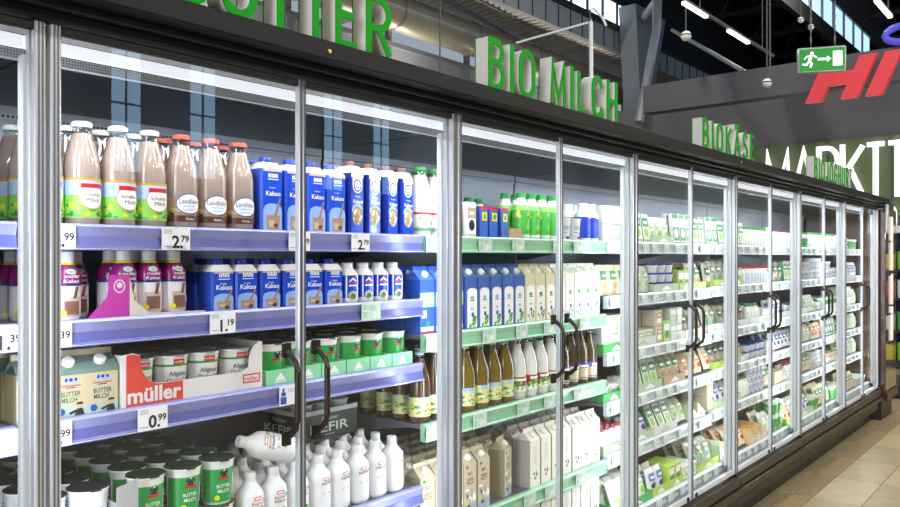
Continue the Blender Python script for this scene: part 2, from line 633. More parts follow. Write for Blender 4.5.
def door_meshes():
    """one door, 0.625 wide: left-hung; x from 0 to .619, front at y 0"""
    out = {}
    W, z0, z1 = 0.619, 0.32, 2.02
    for side in (0, 1):     # 0: hinge on the left, lock stile right; 1: mirrored
        b = MB()
        hs, ls = 0.021, 0.009
        xa, xb = (hs, W - ls) if side == 0 else (ls, W - hs)
        for (p, q) in ((0, xa), (xb, W)):
            wdt = q - p
            b.box(p, -0.006, z0, q, 0.012, z1, ALU, 0.002)
            b.box(p + wdt * 0.30, -0.0085, z0 + 0.001, p + wdt * 0.42, -0.0055, z1 - 0.001, ALU_B, 0)
            b.box(p + wdt * 0.66, -0.0085, z0 + 0.001, p + wdt * 0.76, -0.0055, z1 - 0.001, ALU_B, 0)
        b.box(xa, -0.004, z0, xb, 0.012, z0 + 0.028, ALU, 0.002)
        b.box(xa, -0.004, z1 - 0.018, xb, 0.012, z1, SEAL, 0.002)
        fr = b.mesh('door_frame')
        g = MB().box(xa - 0.003, 0.004, z0 + 0.02, xb + 0.003, 0.010, z1 - 0.01, PANE).mesh('glass_pane', smooth=False)
        h = MB()
        hx = W - 0.046 if side == 0 else 0.046
        for zz, s in ((1.322, -1), (1.098, 1)):
            h.prism([(hx - 0.011, zz - 0.018), (hx + 0.011, zz - 0.018), (hx + 0.011, zz + 0.018), (hx - 0.011, zz + 0.018)], -0.007, 0.004, BRONZE)
        h.tube([(hx, 0.0, 1.318), (hx, -0.018, 1.312), (hx, -0.040, 1.293), (hx, -0.047, 1.272), (hx, -0.047, 1.148), (hx, -0.040, 1.127), (hx, -0.018, 1.108), (hx, 0, 1.102)],
               [0.0095, 0.008, 0.008, 0.008, 0.008, 0.008, 0.008, 0.0095], BRONZE, 10)
        lk = MB()
        lx = W - 0.05 if side == 0 else 0.05
        lk.lathe([(0.012, 0), (0.012, 0.006), (0.008, 0.008)], BLACK, 12, Matrix.Translation((lx, -0.004, z0 + 0.014)) @ Matrix.Rotation(R(90), 4, 'X'))
        out[side] = (fr, g, h.mesh('handle'), lk.mesh('lock'))
    return out


DOORS = door_meshes()
canopy = MB()
prof = [(0.045, 2.06), (0.075, 2.055), (0.105, 2.035), (0.117, 2.020)]
vs = [(x, y, z) for x in (0, UNIT) for (y, z) in prof]
canopy.add(vs, [(i, i + 1, i + 5, i + 4) for i in range(3)], REFL)
can_me = canopy.mesh('canopy_reflector')
dif_me = MB().box(0.0, 0.116, 1.991, UNIT, 0.124, 2.019, LAMP, 0.002).mesh('lamp_diffuser')
gri_me = MB().box(0, 0.118, 1.968, UNIT, 0.135, 1.990, GRILLE).mesh('air_grille')
cei_me = MB().box(0, 0.135, 1.966, UNIT - 0.004, 0.655, 1.980, DARK_CEIL, 0.002).mesh('ceiling_panel')
back_me = MB().box(0.002, BACK_Y, 0.30, UNIT - 0.006, BACK_Y + 0.01, 1.93, GREY_BACK, 0.002).mesh('back_panel')
hol_me = MB().box(0.002, BACK_Y - 0.006, 1.926, UNIT - 0.006, BACK_Y + 0.004, 1.932, GREY_BACK).box(0.002, BACK_Y - 0.006, 1.932, UNIT - 0.006, BACK_Y + 0.004, 1.944, HOLES).box(0.002, BACK_Y - 0.006, 1.944, UNIT - 0.006, BACK_Y + 0.004, 1.966, GREY_BACK).mesh('perforated_strip')
shell_me = MB().box(0, BACK_Y + 0.02, 0.1, UNIT, BACK_Y + 0.10, 2.08, FASCIA).box(0, 0.0, 2.066, UNIT, BACK_Y + 0.02, 2.085, FASCIA).mesh('outer_shell')
deck_me = MB().box(0, 0.03, 0.30, UNIT - 0.004, 0.655, 0.33, SHELF_M, 0.002).mesh('deck')
bm_me = MB().box(0.003, -0.032, 0.252, UNIT - 0.003, 0.03, 0.306, BROWN, 0.004).mesh('bumper')
bm2_me = MB().box(0.001, -0.045, 0.205, UNIT - 0.001, 0.03, 0.246, BROWN, 0.004).mesh('bumper')
bm3_me = MB().box(0.0, -0.006, 0.115, UNIT, 0.04, 0.200, BROWN2, 0.003).mesh('lower_panel')
kick_me = MB().box(0.0, 0.06, 0.0, UNIT, 0.08, 0.2, BLACK).mesh('kick_plate')
mul_me = MB().box(-0.026, 0.016, 0.332, 0.026, 0.036, 2.02, ALU, 0.003).box(-0.034, 0.036, 0.36, 0.034, 0.056, 1.96, mat('#dfe3e8', 0.3, noise=0.02), 0.004).mesh('mullion')
pivot_me = MB().box(-0.02, -0.016, 2.0215, 0.02, 0.02, 2.045, BLACK, 0.002).mesh('door_pivot')
pivot2_me = MB().box(-0.018, -0.014, 0.300, 0.018, 0.02, 0.319, BLACK, 0.002).mesh('door_pivot')

CABLAB = ['glass-door dairy cabinet cut off by the left edge of the frame',
          'first wide glass-door cabinet holding chocolate milk bottles and cartons, lilac price rails',
          'second glass-door cabinet below the BIO MILCH letters, green price rails',
          'third glass-door cabinet, with trays of cheese, between BIO MILCH and BIO KÄSE letters',
          'fourth glass-door cabinet from the left, below the BIO KÄSE letters',
          'fifth glass-door cabinet, last but one of the row',
          'last glass-door cabinet at the far right end of the row']
for k in range(7):
    x0 = EDGE[k]
    c = bpy.data.objects.new('refrigerated_cabinet', None)
    COL.objects.link(c)
    c.location = (x0, 0, 0)
    wide = (EDGE[k + 1] - x0) / UNIT
    c.scale = (wide, 1, 1)
    tag(c, CABLAB[k], 'fridge', 'glass-door refrigerated cabinets of the dairy run')
    for nm, me in (('canopy_reflector', can_me), ('lamp_diffuser', dif_me), ('air_grille', gri_me), ('ceiling_panel', cei_me), ('back_panel', back_me),
                   ('perforated_strip', hol_me), ('outer_shell', shell_me), ('deck', deck_me), ('bumper', bm_me), ('bumper', bm2_me), ('lower_panel', bm3_me),
                   ('kick_plate', kick_me)):
        link(nm, me, c)
    mu = link('mullion', mul_me, c, (UNIT, 0, 0))
    link('door_pivot', pivot_me, c, (UNIT, 0, 0))
    link('door_pivot', pivot2_me, c, (UNIT, 0, 0))
    if k == 0:
        link('mullion', mul_me, c, (0, 0, 0))
    for side in (0, 1):
        fr, g, h, lk = DOORS[side]
        d = link('glass_door', fr, c, (0.004 if side == 0 else 0.627, 0, 0))
        link('glass_pane', g, d)
        link('handle', h, d)
        link('lock', lk, d)
    style = 'lilac' if k < 2 else ('green' if k == 2 else 'pale')
    for i, z in enumerate(SH[k]):
        s = link('shelf', shelf_me, c, (0.004, front_y(k, i) + 0.02, z))
        link('price_rail', rails[style], s, (0, -0.02, 0))
        if i > 0 or True:
            link('bracket', brk_me, s, (0.004, 0, 0))
            link('bracket', brk_me, s, (UNIT - 0.024, 0, 0))
        if (k, i) in TAGS:
            for t in TAGS[(k, i)]:
                link('price_tag', tag_mesh(*([t[1], ''] + list(t[2:]))), s, ((t[0] - x0) / wide - 0.004, -0.0262, 0.001))
        else:
            n = 5 if k == 2 else 8
            tstyle = 'green' if k < 3 else 'pale'
            for j in range(n):
                if k == 2 and j == 0:
                    px = 0.04
                else:
                    px = (j + 0.5 + random.uniform(-0.25, 0.25)) * (UNIT - 0.1) / n
                link('price_tag', tag_mesh(tstyle), s, (px, -0.0262, 0.001))

# fascia along the whole run, letters stand on it
f = MB()
L0, L1 = EDGE[0] - 0.3, EDGE[7] + 0.02
f.box(L0, -0.10, 2.058, L1, 0.02, 2.106, FASCIA, 0.003)
f.box(L0, -0.045, 2.040, L1, 0.03, 2.058, BROWN2, 0.002)
f.box(L0, -0.024, 2.024, L1, 0.03, 2.040, FASCIA, 0.002)
f.box(L0, 0.02, 2.085, L1, 0.5, 2.095, FASCIA)
struct('trim_1', f.mesh('fascia'), 'black fascia running along the top of all the cabinets')
b = MB()
for xx in (1.69, 4.62):
    b = MB().lathe([(0.006, 0), (0.006, 0.003), (0.004, 0.005)], mat('#c9a84a', 0.3, 0.8), 10, Matrix.Translation((xx - 0.42, -0.10, 2.078)) @ Matrix.Rotation(R(90), 4, 'X'))
    o = link('fascia_screw', b.mesh('fascia_screw'))
    tag(o, 'small brass screw head on the black fascia, below ' + ('BUTTER' if xx < 2 else 'BIO KÄSE'), 'screw')

# end panel and the dark glossy cabinet beyond
e = bpy.data.objects.new('end_cabinet', None)
COL.objects.link(e)
e.location = (8.182, 0, 0)
tag(e, 'tall dark glossy cabinet standing beyond the last glass door', 'cabinet')
GLOSSY = mat('#4a3527', 0.10, 0.2, coat=1.0, scale=5)
link('body', MB().box(0.0, -0.06, 0.2, 0.50, 0.7, 2.02, GLOSSY, 0.006).mesh('body'), e)
link('plinth', MB().box(0.02, -0.02, 0.0, 0.5, 0.66, 0.2, BROWN2).mesh('plinth'), e)
link('kick_strip', MB().box(0.0, -0.075, 0.19, 0.52, -0.055, 0.28, BROWN, 0.004).mesh('kick_strip'), e)
link('top_bracket', MB().box(0.05, -0.04, 2.02, 0.5, 0.5, 2.09, STEEL_D, 0.004).box(0.0, -0.075, 1.80, 0.07, -0.055, 2.06, ALU, 0.004).mesh('top_bracket'), e)
for xx in (0.20, 0.27):
    for (za, zb) in ((0.75, 1.08), (1.10, 1.40), (1.43, 1.95)):
        link('light_tube', MB().box(xx, -0.072, za, xx + 0.013, -0.0605, zb, mat('#f4e6d2', 0.4, emit=0.35, noise=0), 0.002).mesh('light_tube'), e)
for zz in (1.0, 1.38, 1.70):
    link('door_rail', MB().box(0.06, -0.068, zz, 0.48, -0.0605, zz + 0.02, BROWN, 0.002).mesh('door_rail'), e)

# ------------------------------------------------------------------ raised letters
LW = {'B': 0.8, 'I': 0.0, 'O': 0.9, 'M': 1.0, 'L': 0.65, 'C': 0.8, 'H': 0.8, 'K': 0.8, 'Ä': 0.95, 'S': 0.75, 'E': 0.65, 'U': 0.8, 'T': 0.65, 'R': 0.8,
      'J': 0.6, 'G': 0.85, ' ': 0.2, 'A': 0.95}


def arc(cx, cy, rx, ry, a0, a1, n=8):
    return [(cx + rx * math.cos(R(a0 + (a1 - a0) * i / n)), cy + ry * math.sin(R(a0 + (a1 - a0) * i / n))) for i in range(n + 1)]


def strokes(ch):
    if ch == 'B':
        return [[(0, 0), (0, 1)], [(0, 1)] + arc(0.45, 0.77, 0.47, 0.23, 90, -90) + [(0, 0.54)], arc(0.45, 0.27, 0.55, 0.27, 90, -90) + [(0, 0)]]
    if ch == 'I':
        return [[(0, 0), (0, 1)]]
    if ch == 'O':
        return [arc(0.5, 0.7, 0.5, 0.3, 0, 180) + arc(0.5, 0.3, 0.5, 0.3, 180, 360) + [(1, 0.7)]]
    if ch == 'M':
        return [[(0, 0), (0.06, 1), (0.5, 0.12), (0.94, 1), (1, 0)]]
    if ch == 'L':
        return [[(0, 1), (0, 0), (1, 0)]]
    if ch == 'C':
        return [arc(0.5, 0.7, 0.5, 0.3, 10, 180) + arc(0.5, 0.3, 0.5, 0.3, 180, 350)]
    if ch == 'G':
        return [arc(0.5, 0.7, 0.5, 0.3, 10, 180) + arc(0.5, 0.3, 0.5, 0.3, 180, 360) + [(1, 0.48), (0.6, 0.48)]]
    if ch == 'H':
        return [[(0, 0), (0, 1)], [(1, 0), (1, 1)], [(0, 0.5), (1, 0.5)]]
    if ch == 'K':
        return [[(0, 0), (0, 1)], [(1, 1), (0.05, 0.42)], [(0.35, 0.58), (1, 0)]]
    if ch in 'AÄ':
        s = [[(0, 0), (0.5, 1), (1, 0)], [(0.18, 0.32), (0.82, 0.32)]]
        if ch == 'Ä':
            s += [[(0.25, 1.12), (0.25, 1.2)], [(0.75, 1.12), (0.75, 1.2)]]
        return s
    if ch == 'S':
        return [arc(0.5, 0.76, 0.48, 0.24, 20, 180, 6) + arc(0.5, 0.76, 0.48, 0.24, 180, 240, 3) + arc(0.5, 0.25, 0.5, 0.25, 60, 0, 3) + arc(0.5, 0.25, 0.5, 0.25, 0, -160, 6)]
    if ch == 'E':
        return [[(1, 1), (0, 1), (0, 0), (1, 0)], [(0, 0.52), (0.85, 0.52)]]
    if ch == 'U':
        return [[(0, 1)] + arc(0.5, 0.3, 0.5, 0.3, 180, 360) + [(1, 1)]]
    if ch == 'T':
        return [[(0.5, 0), (0.5, 1)], [(0, 1), (1, 1)]]
    if ch == 'R':
        return [[(0, 0), (0, 1)], [(0, 1)] + arc(0.45, 0.73, 0.5, 0.27, 90, -90) + [(0, 0.46)], [(0.45, 0.46), (1, 0)]]
    if ch == 'J':
        return [[(1, 1)] + arc(0.5, 0.3, 0.5, 0.3, 0, -170)]
    return []


def ribbon(mb, pts, wd, y0, y1, m, mx):
    n = len(pts)
    if n < 2:
        return
    L, Rr = [], []
    for i in range(n):
        p = Vector(pts[i])
        a = (p - Vector(pts[i - 1])) if i > 0 else None
        c = (Vector(pts[i + 1]) - p) if i < n - 1 else None
        if a is not None and a.length < 1e-6:
            a = None
        if c is not None and c.length < 1e-6:
            c = None
        a = a or c
        c = c or a
        if a is None:
            continue
        a, c = a.normalized(), c.normalized()
        na, nc = Vector((-a.y, a.x)), Vector((-c.y, c.x))
        nn = (na + nc)
        if nn.length < 1e-3:
            nn = na
        nn.normalize()
        k = min(1 / max(nn.dot(na), 0.3), 2.2)
        L.append(p + nn * wd / 2 * k)
        Rr.append(p - nn * wd / 2 * k)
    m_ = len(L)
    vs = [(q.x, y, q.y) for y in (y0, y1) for q in L + Rr]
    o = 2 * m_
    fs = []
    for i in range(m_ - 1):
        fs.append((m_ + i, m_ + i + 1, i + 1, i))                       # front
        fs.append((o + i, o + i + 1, o + m_ + i + 1, o + m_ + i))       # back
        fs.append((i, i + 1, o + i + 1, o + i))
        fs.append((m_ + i + 1, m_ + i, o + m_ + i, o + m_ + i + 1))
    fs.append((0, o, o + m_, m_))
    fs.append((m_ - 1, 2 * m_ - 1, o + 2 * m_ - 1, o + m_ - 1))
    mb.add(vs, fs, m, mx)


GREEN_L = mat('#078a10', 0.6, noise=0.02, spec=0.15)
CREAM = mat('#d8d4cc', 0.5, noise=0.03)


def letters(text, s0, s1, z, h, label, ww=0.075, wd=0.017, depth=0.055, y=-0.085, front=None, name='letter_sign'):
    front = front or GREEN_L
    cap = sum(LW[c] for c in text) * ww
    gap_n = len(text) - 1
    gap = (s1 - s0 - wd - cap) / max(gap_n, 1)
    root = bpy.data.objects.new(name, None)
    COL.objects.link(root)
    root.location = (s0, y, z)
    tag(root, label, 'sign')
    x = wd / 2
    for ch in text:
        if ch != ' ':
            ws = LW[ch] * ww
            body, face, back = MB(), MB(), MB()
            for si, st in enumerate(strokes(ch)):
                ey = 0.0004 * si
                pts = [(x + a * ws, wd / 2 + bb * (h - wd)) for a, bb in st]
                # extend open ends of verticals to full height
                if len(pts) == 2 and abs(pts[0][0] - pts[1][0]) < 1e-6:
                    pts = [(pts[0][0], min(p[1] for p in pts) - wd / 2), (pts[0][0], max(p[1] for p in pts) + wd / 2)]
                ribbon(body, pts, wd, 0.003 + ey, depth + ey, CREAM, None)
                ribbon(face, pts, wd + 0.003, ey, 0.0035 + ey, front, None)
                ribbon(back, pts, wd + 0.003, depth + ey, depth + 0.003 + ey, front, None)
            for q in (body, face, back):
                q.v = [(p[0], p[1], max(p[2], 0)) for p in q.v]
            o = link('letter', body.mesh('letter'), root)
            link('letter_face', face.mesh('letter_face'), o)
            link('letter_back', back.mesh('letter_back'), o)
        x += LW[ch] * ww + gap
    return root


letters('BUTTER', 0.845, 1.512, 2.106, 0.166, 'large green BUTTER letters on the fascia, cut by the top edge', ww=0.1)
letters('BIO MILCH', 1.955, 2.82, 2.106, 0.166, 'green and white raised letters BIO MILCH on the black fascia', ww=0.086)
letters('BIOKÄSE', 3.71, 4.46, 2.106, 0.150, 'green and white raised letters BIO KÄSE on the black fascia')
letters('BIOJOGHURT', 5.69, 6.76, 2.106, 0.158, 'farthest green and white raised letters BIO JOGHURT on the fascia')

# ------------------------------------------------------------------ products
ORD = ['first', 'second', 'third', 'fourth', 'fifth', 'sixth', 'seventh', 'eighth', 'ninth', 'tenth', 'eleventh', 'twelfth']
ROWW = ['front row', 'second row', 'third row', 'fourth row', 'fifth row', 'sixth row']
USED = {}


class Proto:
    def __init__(self, name, body, parts=(), cat=None, r=0.04, dep=None):
        self.name, self.body, self.parts, self.cat = name, body, parts, cat
        self.r = r


def put(pr, x, y, z, rz, label, group, rx=0.0, ry=0.0, sc=None):
    o = bpy.data.objects.new(pr.name, pr.body)
    COL.objects.link(o)
    o.location = (x, y, z)
    o.rotation_euler = (rx, ry, rz)
    if sc:
        o.scale = sc
    for nm, me in pr.parts:
        c = bpy.data.objects.new(nm, me)
        COL.objects.link(c)
        c.parent = o
    n = USED.get(label, 0)
    USED[label] = n + 1
    o['label'] = label
    o['category'] = pr.cat
    o['group'] = group
    return o


def rowof(pr, desc, bay, sh, s0, pitch, n, rows=2, rp=None, y0=0.165, z=None, jit=0.12, rot=0.0, skip=(), tilt=0.0, level=None, dx_row=0.0):
    """a block of one product: n columns from s0 with a pitch, several rows deep"""
    z = SH[bay][sh] + 0.0005 if z is None else z
    sn = shelf_names(bay)[sh]
    rp = rp or pr.r * 2 + 0.006
    y0 = y0 - (RAIL_Y - front_y(bay, sh))
    grp = f'{desc} on the {sn} of the {BAYNAME[bay]}'
    for j in range(rows):
        for i in range(n):
            if (i, j) in skip:
                continue
            pos = f'{ORD[i]} from left' if n > 1 else 'alone in its row'
            if n == 1 and rows == 1:
                pos = ''
            parts = [desc, pos, (level + ' ' if level else '') + ROWW[j] if not (n == 1 and rows == 1) else '', sn, BAYNAME[bay]]
            lab = ', '.join(p for p in parts if p)
            y = y0 + pr.r + j * rp + random.uniform(0, 0.002)
            put(pr, s0 + (i + 0.5) * pitch + dx_row * j + random.uniform(-0.0015, 0.0015), y, z, rot + random.uniform(-jit, jit), lab, grp, rx=tilt)


def H(c, **k):
    k.setdefault('noise', 0.0)
    return mat(c, **k)


BRN = H('#a89388', rough=0.12, coat=1.0, noise=0.02)
CHOC = H('#5b3b2c', rough=0.3)
LBLU = H('#b4c8e8', rough=0.4)
WHT = H('#f4f4f2', rough=0.35)
RED = H('#c4202c', rough=0.4)
REDW = H('#c4604c', rough=0.4)
GRN = H('#2f9a3c', rough=0.4)
LGRN = H('#8fd05a', rough=0.4)
YEL = H('#e6e22a', rough=0.4)
GOLD = H('#c99a3c', rough=0.4)
NAVY = H('#1d2f86', rough=0.35)
BLUE = H('#1b4bd0', rough=0.25, coat=0.4)
BLUE2 = H('#2f55c8', rough=0.25, coat=0.4)
SKY = H('#8fb6ee', rough=0.4)
PURP = H('#8c1c70', rough=0.25, coat=0.4)
MAGE = H('#b83c9c', rough=0.45)
BEIGE = H('#c3b798', rough=0.45)
BEIG2 = H('#b9a888', rough=0.5)
TEAL = H('#6f8c84', rough=0.45)
DTEAL = H('#39706a', rough=0.45)
DGRN = H('#17402c', rough=0.45)
DARK = H('#23282c', rough=0.45)
GREY = H('#a8acb2', rough=0.45)
CARD = H('#b89a74', rough=0.7)
FOIL = H('#5c6470', rough=0.3, metal=0.5)


def bottle_profile(Rr, Hh, kind='milk'):
    if kind == 'milk':      # 1 l glass bottle, wide neck
        return [(Rr * 0.90, 0), (Rr, 0.006), (Rr, Hh * 0.56), (Rr * 0.94, Hh * 0.64), (Rr * 0.80, Hh * 0.73), (Rr * 0.64, Hh * 0.82), (Rr * 0.55, Hh * 0.88), (Rr * 0.52, Hh * 0.905), (Rr * 0.50, Hh * 0.93), (Rr * 0.54, Hh * 0.955)]
    if kind == 'juice':
        return [(Rr * 0.90, 0), (Rr, 0.006), (Rr, Hh * 0.54), (Rr * 0.92, Hh * 0.62), (Rr * 0.72, Hh * 0.72), (Rr * 0.50, Hh * 0.83), (Rr * 0.40, Hh * 0.90), (Rr * 0.38, Hh * 0.93), (Rr * 0.38, Hh * 0.945), (Rr * 0.41, Hh * 0.96)]


def glass_bottle(name, Rr, Hh, liquid, cap, decal, kind='milk', fill=6, seg=22):
    p = bottle_profile(Rr, Hh, kind)
    b = MB()
    ms = [liquid if i < fill else NECK for i in range(len(p) - 1)]
    b.lathe(p, ms, seg)
    # a closing disc for the liquid surface
    body = b.mesh('bottle')
    rc = p[-1][0]
    c = MB().lathe([(rc + 0.001, Hh * 0.945), (rc + 0.0015, Hh * 0.952), (rc + 0.0015, Hh * 0.985), (rc - 0.003, Hh)], cap, seg)
    parts = [('cap', c.mesh('cap'))]
    if decal:
        d = MB()
        decal(d, cylP(Rr), Rr, Hh)
        parts.append(('label', d.mesh('label')))
    return Proto(name, body, parts, 'bottle', Rr)


def wrapband(d, P, v0, v1, m, Rr, e=0.0006, n=22):
    d.grid(P, -PI * Rr * 0.99, v0, PI * Rr * 0.99, v1, m, e, n)


def dec_schoko(d, P, Rr, Hh):
    wrapband(d, P, 0.018, 0.070, LGRN, Rr)
    wrapband(d, P, 0.070, 0.103, LBLU, Rr)
    wrapband(d, P, 0.103, 0.109, GOLD, Rr, 0.0007)
    rnd = random.Random(3)
    for i in range(46):
        u = rnd.uniform(-0.12, 0.12)
        v = rnd.uniform(0.022, 0.062)
        d.ell(P, u, v, rnd.uniform(0.003, 0.009), rnd.uniform(0.003, 0.008), rnd.choice([YEL, GRN, GRN, LGRN, H('#4fb04a', rough=0.4)]), 0.0009 + i * 0.00001, 7)
    d.ell(P, 0.006, 0.066, 0.030, 0.029, GOLD, 0.0015, 20)
    d.ell(P, 0.006, 0.067, 0.028, 0.027, WHT, 0.0019, 20)
    d.grid(P, -0.018, 0.086, 0.030, 0.096, RED, 0.0023, 5)
    d.text(P, 'Schoko-', 0.006, 0.072, 0.0095, INK, 0.0024, w=0.040)
    d.text(P, 'Milch', 0.008, 0.059, 0.0095, INK, 0.0024, w=0.028)
    d.ell(P, 0.028, 0.028, 0.005, 0.005, CHOC, 0.0024, 10)
    d.ell(P, 0.028, 0.028, 0.003, 0.003, WHT, 0.0026, 10)


def dec_oval(d, P, Rr, Hh):
    wrapband(d, P, 0.018, 0.034, CHOC, Rr)
    wrapband(d, P, 0.034, 0.078, H('#a88c6c', rough=0.4), Rr)
    rnd = random.Random(5)
    for i in range(20):
        d.ell(P, rnd.uniform(-0.11, 0.11), rnd.uniform(0.030, 0.05), 0.007, 0.006, rnd.choice([CHOC, BEIGE, GOLD]), 0.0009 + i * 1e-5, 7)
    d.ell(P, 0, 0.063, 0.034, 0.026, NAVY, 0.0013, 20)
    d.ell(P, 0, 0.063, 0.032, 0.024, WHT, 0.0016, 20)
    d.text(P, 'Landliebe', 0, 0.070, 0.013, NAVY, 0.0019, w=0.052)
    d.grid(P, -0.016, 0.056, 0.016, 0.058, SKY, 0.0019, 4)
    d.text(P, 'Landmilch', 0, 0.049, 0.006, SKY, 0.0019, w=0.034)
    d.text(P, 'Kakao', 0.0, 0.026, 0.007, WHT, 0.0019, w=0.02)


def dec_whitemilk(d, P, Rr, Hh):
    wrapband(d, P, 0.075, 0.082, RED, Rr)
    d.grid(P, -0.05, 0.018, 0.05, 0.030, H('#5d8f78', rough=0.4), 0.0007, 10)
    rnd = random.Random(8)
    for i in range(14):
        d.ell(P, rnd.uniform(-0.05, 0.05), rnd.uniform(0.03, 0.062), 0.009, 0.004, rnd.choice([GREY, BEIGE, WHT]), 0.0008 + i * 1e-5, 8)


def dec_juice(d, P, Rr, Hh):
    d.grid(P, -0.075, 0.022, 0.075, 0.088, H('#dcdca0', rough=0.4), 0.0006, 14)
    d.grid(P, -0.03, 0.072, 0.075, 0.088, H('#a6c6e6', rough=0.4), 0.0009, 10)
    rnd = random.Random(9)
    for i in range(26):
        d.ell(P, rnd.uniform(-0.07, 0.07), rnd.uniform(0.028, 0.066), rnd.uniform(0.003, 0.01), rnd.uniform(0.003, 0.006), rnd.choice([GRN, LGRN, YEL, H('#6c8a3a', rough=0.4), WHT]), 0.0012 + i * 1e-5, 7)
    d.poly(P, [(-0.030, 0.052), (0.004, 0.044), (0.008, 0.05), (-0.024, 0.06)], NAVY, 0.0018)
    d.ell(P, 0.012, 0.043, 0.005, 0.005, RED, 0.0019, 8)


def dec_redfruit(d, P, Rr, Hh):
    wrapband(d, P, 0.030, 0.052, WHT, Rr)
    wrapband(d, P, 0.052, 0.088, H('#b01c34', rough=0.4), Rr)
    d.grid(P, -0.034, 0.072, 0.034, 0.082, WHT, 0.0009, 6)
    rnd = random.Random(4)
    for i in range(12):
        d.ell(P, rnd.uniform(-0.04, 0.04), rnd.uniform(0.04, 0.066), 0.007, 0.007, rnd.choice([LGRN, NAVY, GRN, LGRN]), 0.0012 + i * 1e-5, 8)


def dec_blueband(d, P, Rr, Hh):
    d.grid(P, -0.07, 0.020, 0.07, 0.090, H('#cbbd9a', rough=0.4), 0.0006, 14)
    d.grid(P, -0.07, 0.070, 0.07, 0.090, BLUE, 0.0009, 12)
    d.grid(P, -0.03, 0.074, 0.03, 0.084, WHT, 0.0012, 6)
    d.grid(P, -0.07, 0.024, 0.07, 0.029, NAVY, 0.0009, 12)


def cartoon_gable(name, W, D, Hh, body, decal, cap=None, roof=None, cat='carton', side=None, gable_h=0.045, flat=False):
    """gable-top carton; Hh is the height to the top of the seam"""
    b = MB()
    w, d = W / 2, D / 2
    zt = Hh - gable_h
    seam = 0.014
    roof = roof or body
    side = side or body
    vs = [(-w, -d, 0), (w, -d, 0), (w, d, 0), (-w, d, 0), (-w, -d, zt), (w, -d, zt), (w, d, zt), (-w, d, zt),
          (-w, -0.002, Hh - seam), (w, -0.002, Hh - seam), (w, 0.002, Hh - seam), (-w, 0.002, Hh - seam), (-w, -0.002, Hh), (w, -0.002, Hh), (w, 0.002, Hh), (-w, 0.002, Hh),
          (-w * 0.72, 0, Hh - seam - 0.004), (w * 0.72, 0, Hh - seam - 0.004)]
    b.add(vs, [(0, 3, 2, 1), (0, 1, 5, 4), (2, 3, 7, 6)], body)
    b.add(vs, [(1, 2, 6, 5), (3, 0, 4, 7)], side)
    b.add(vs, [(4, 5, 9, 8), (6, 7, 11, 10), (4, 8, 16), (7, 16, 11), (4, 16, 7), (5, 17, 9), (6, 10, 17), (5, 6, 17)], roof)
    b.add(vs, [(8, 9, 13, 12), (10, 11, 15, 14), (12, 13, 14, 15), (9, 10, 14, 13), (11, 8, 12, 15)], body)
    parts = []
    if cap:
        n = Vector((0, -(Hh - seam - zt), d)).normalized()
        mx = Matrix.Translation((0, -d * 0.52, zt + (Hh - seam - zt) * 0.48)) @ Vector((0, 0, 1)).rotation_difference(n).to_matrix().to_4x4()
        c = MB().lathe([(0.0135, 0), (0.0135, 0.010), (0.011, 0.0125)], cap, 16, mx)
        parts.append(('cap', c.mesh('cap')))
    if decal:
        m = MB()
        decal(m, flatP(-d), w, zt)
        parts.append(('print', m.mesh('print')))
    pr = Proto(name, b.mesh(name), parts, cat, d)
    return pr


def slope_carton(name, W, D, Hh, body, top, cap, decal, side=None, cat='carton', stripe=None, tp=0.018, inset=0.30):
    """carton with a sloping top panel and a screw cap"""
    b = MB()
    w, d = W / 2, D / 2
    ch = 0.016
    zt = Hh - ch - tp
    side = side or body
    k = 0.94
    # slightly faceted box
    c = 0.006
    ring = [(-w + c, -d), (w - c, -d), (w, -d + c), (w, d - c), (w - c, d), (-w + c, d), (-w, d - c), (-w, -d + c)]
    n = 8
    vs = [(x, y, 0) for x, y in ring] + [(x, y, zt) for x, y in ring] + [(x * (1 - inset), y * (1 - inset), zt + tp) for x, y in ring]
    b.add(vs, [tuple(range(n))[::-1]] + [(i, (i + 1) % n, (i + 1) % n + n, i + n) for i in (0, 4)], body)
    b.add(vs, [(i, (i + 1) % n, (i + 1) % n + n, i + n) for i in (1, 2, 3, 5, 6, 7)], side)
    b.add(vs, [(i + n, (i + 1) % n + n, (i + 1) % n + 2 * n, i + 2 * n) for i in range(n)] + [tuple(range(2 * n, 3 * n))], top)
    cp = MB().lathe([(0.016, Hh - ch - 0.001), (0.0165, Hh - ch + 0.002), (0.0165, Hh - 0.002), (0.015, Hh)], cap, 16)
    parts = [('cap', cp.mesh('cap'))]
    if decal:
        m = MB()
        decal(m, flatP(-d), w, zt)
        parts.append(('print', m.mesh('print')))
    return Proto(name, b.mesh(name), parts, cat, d)


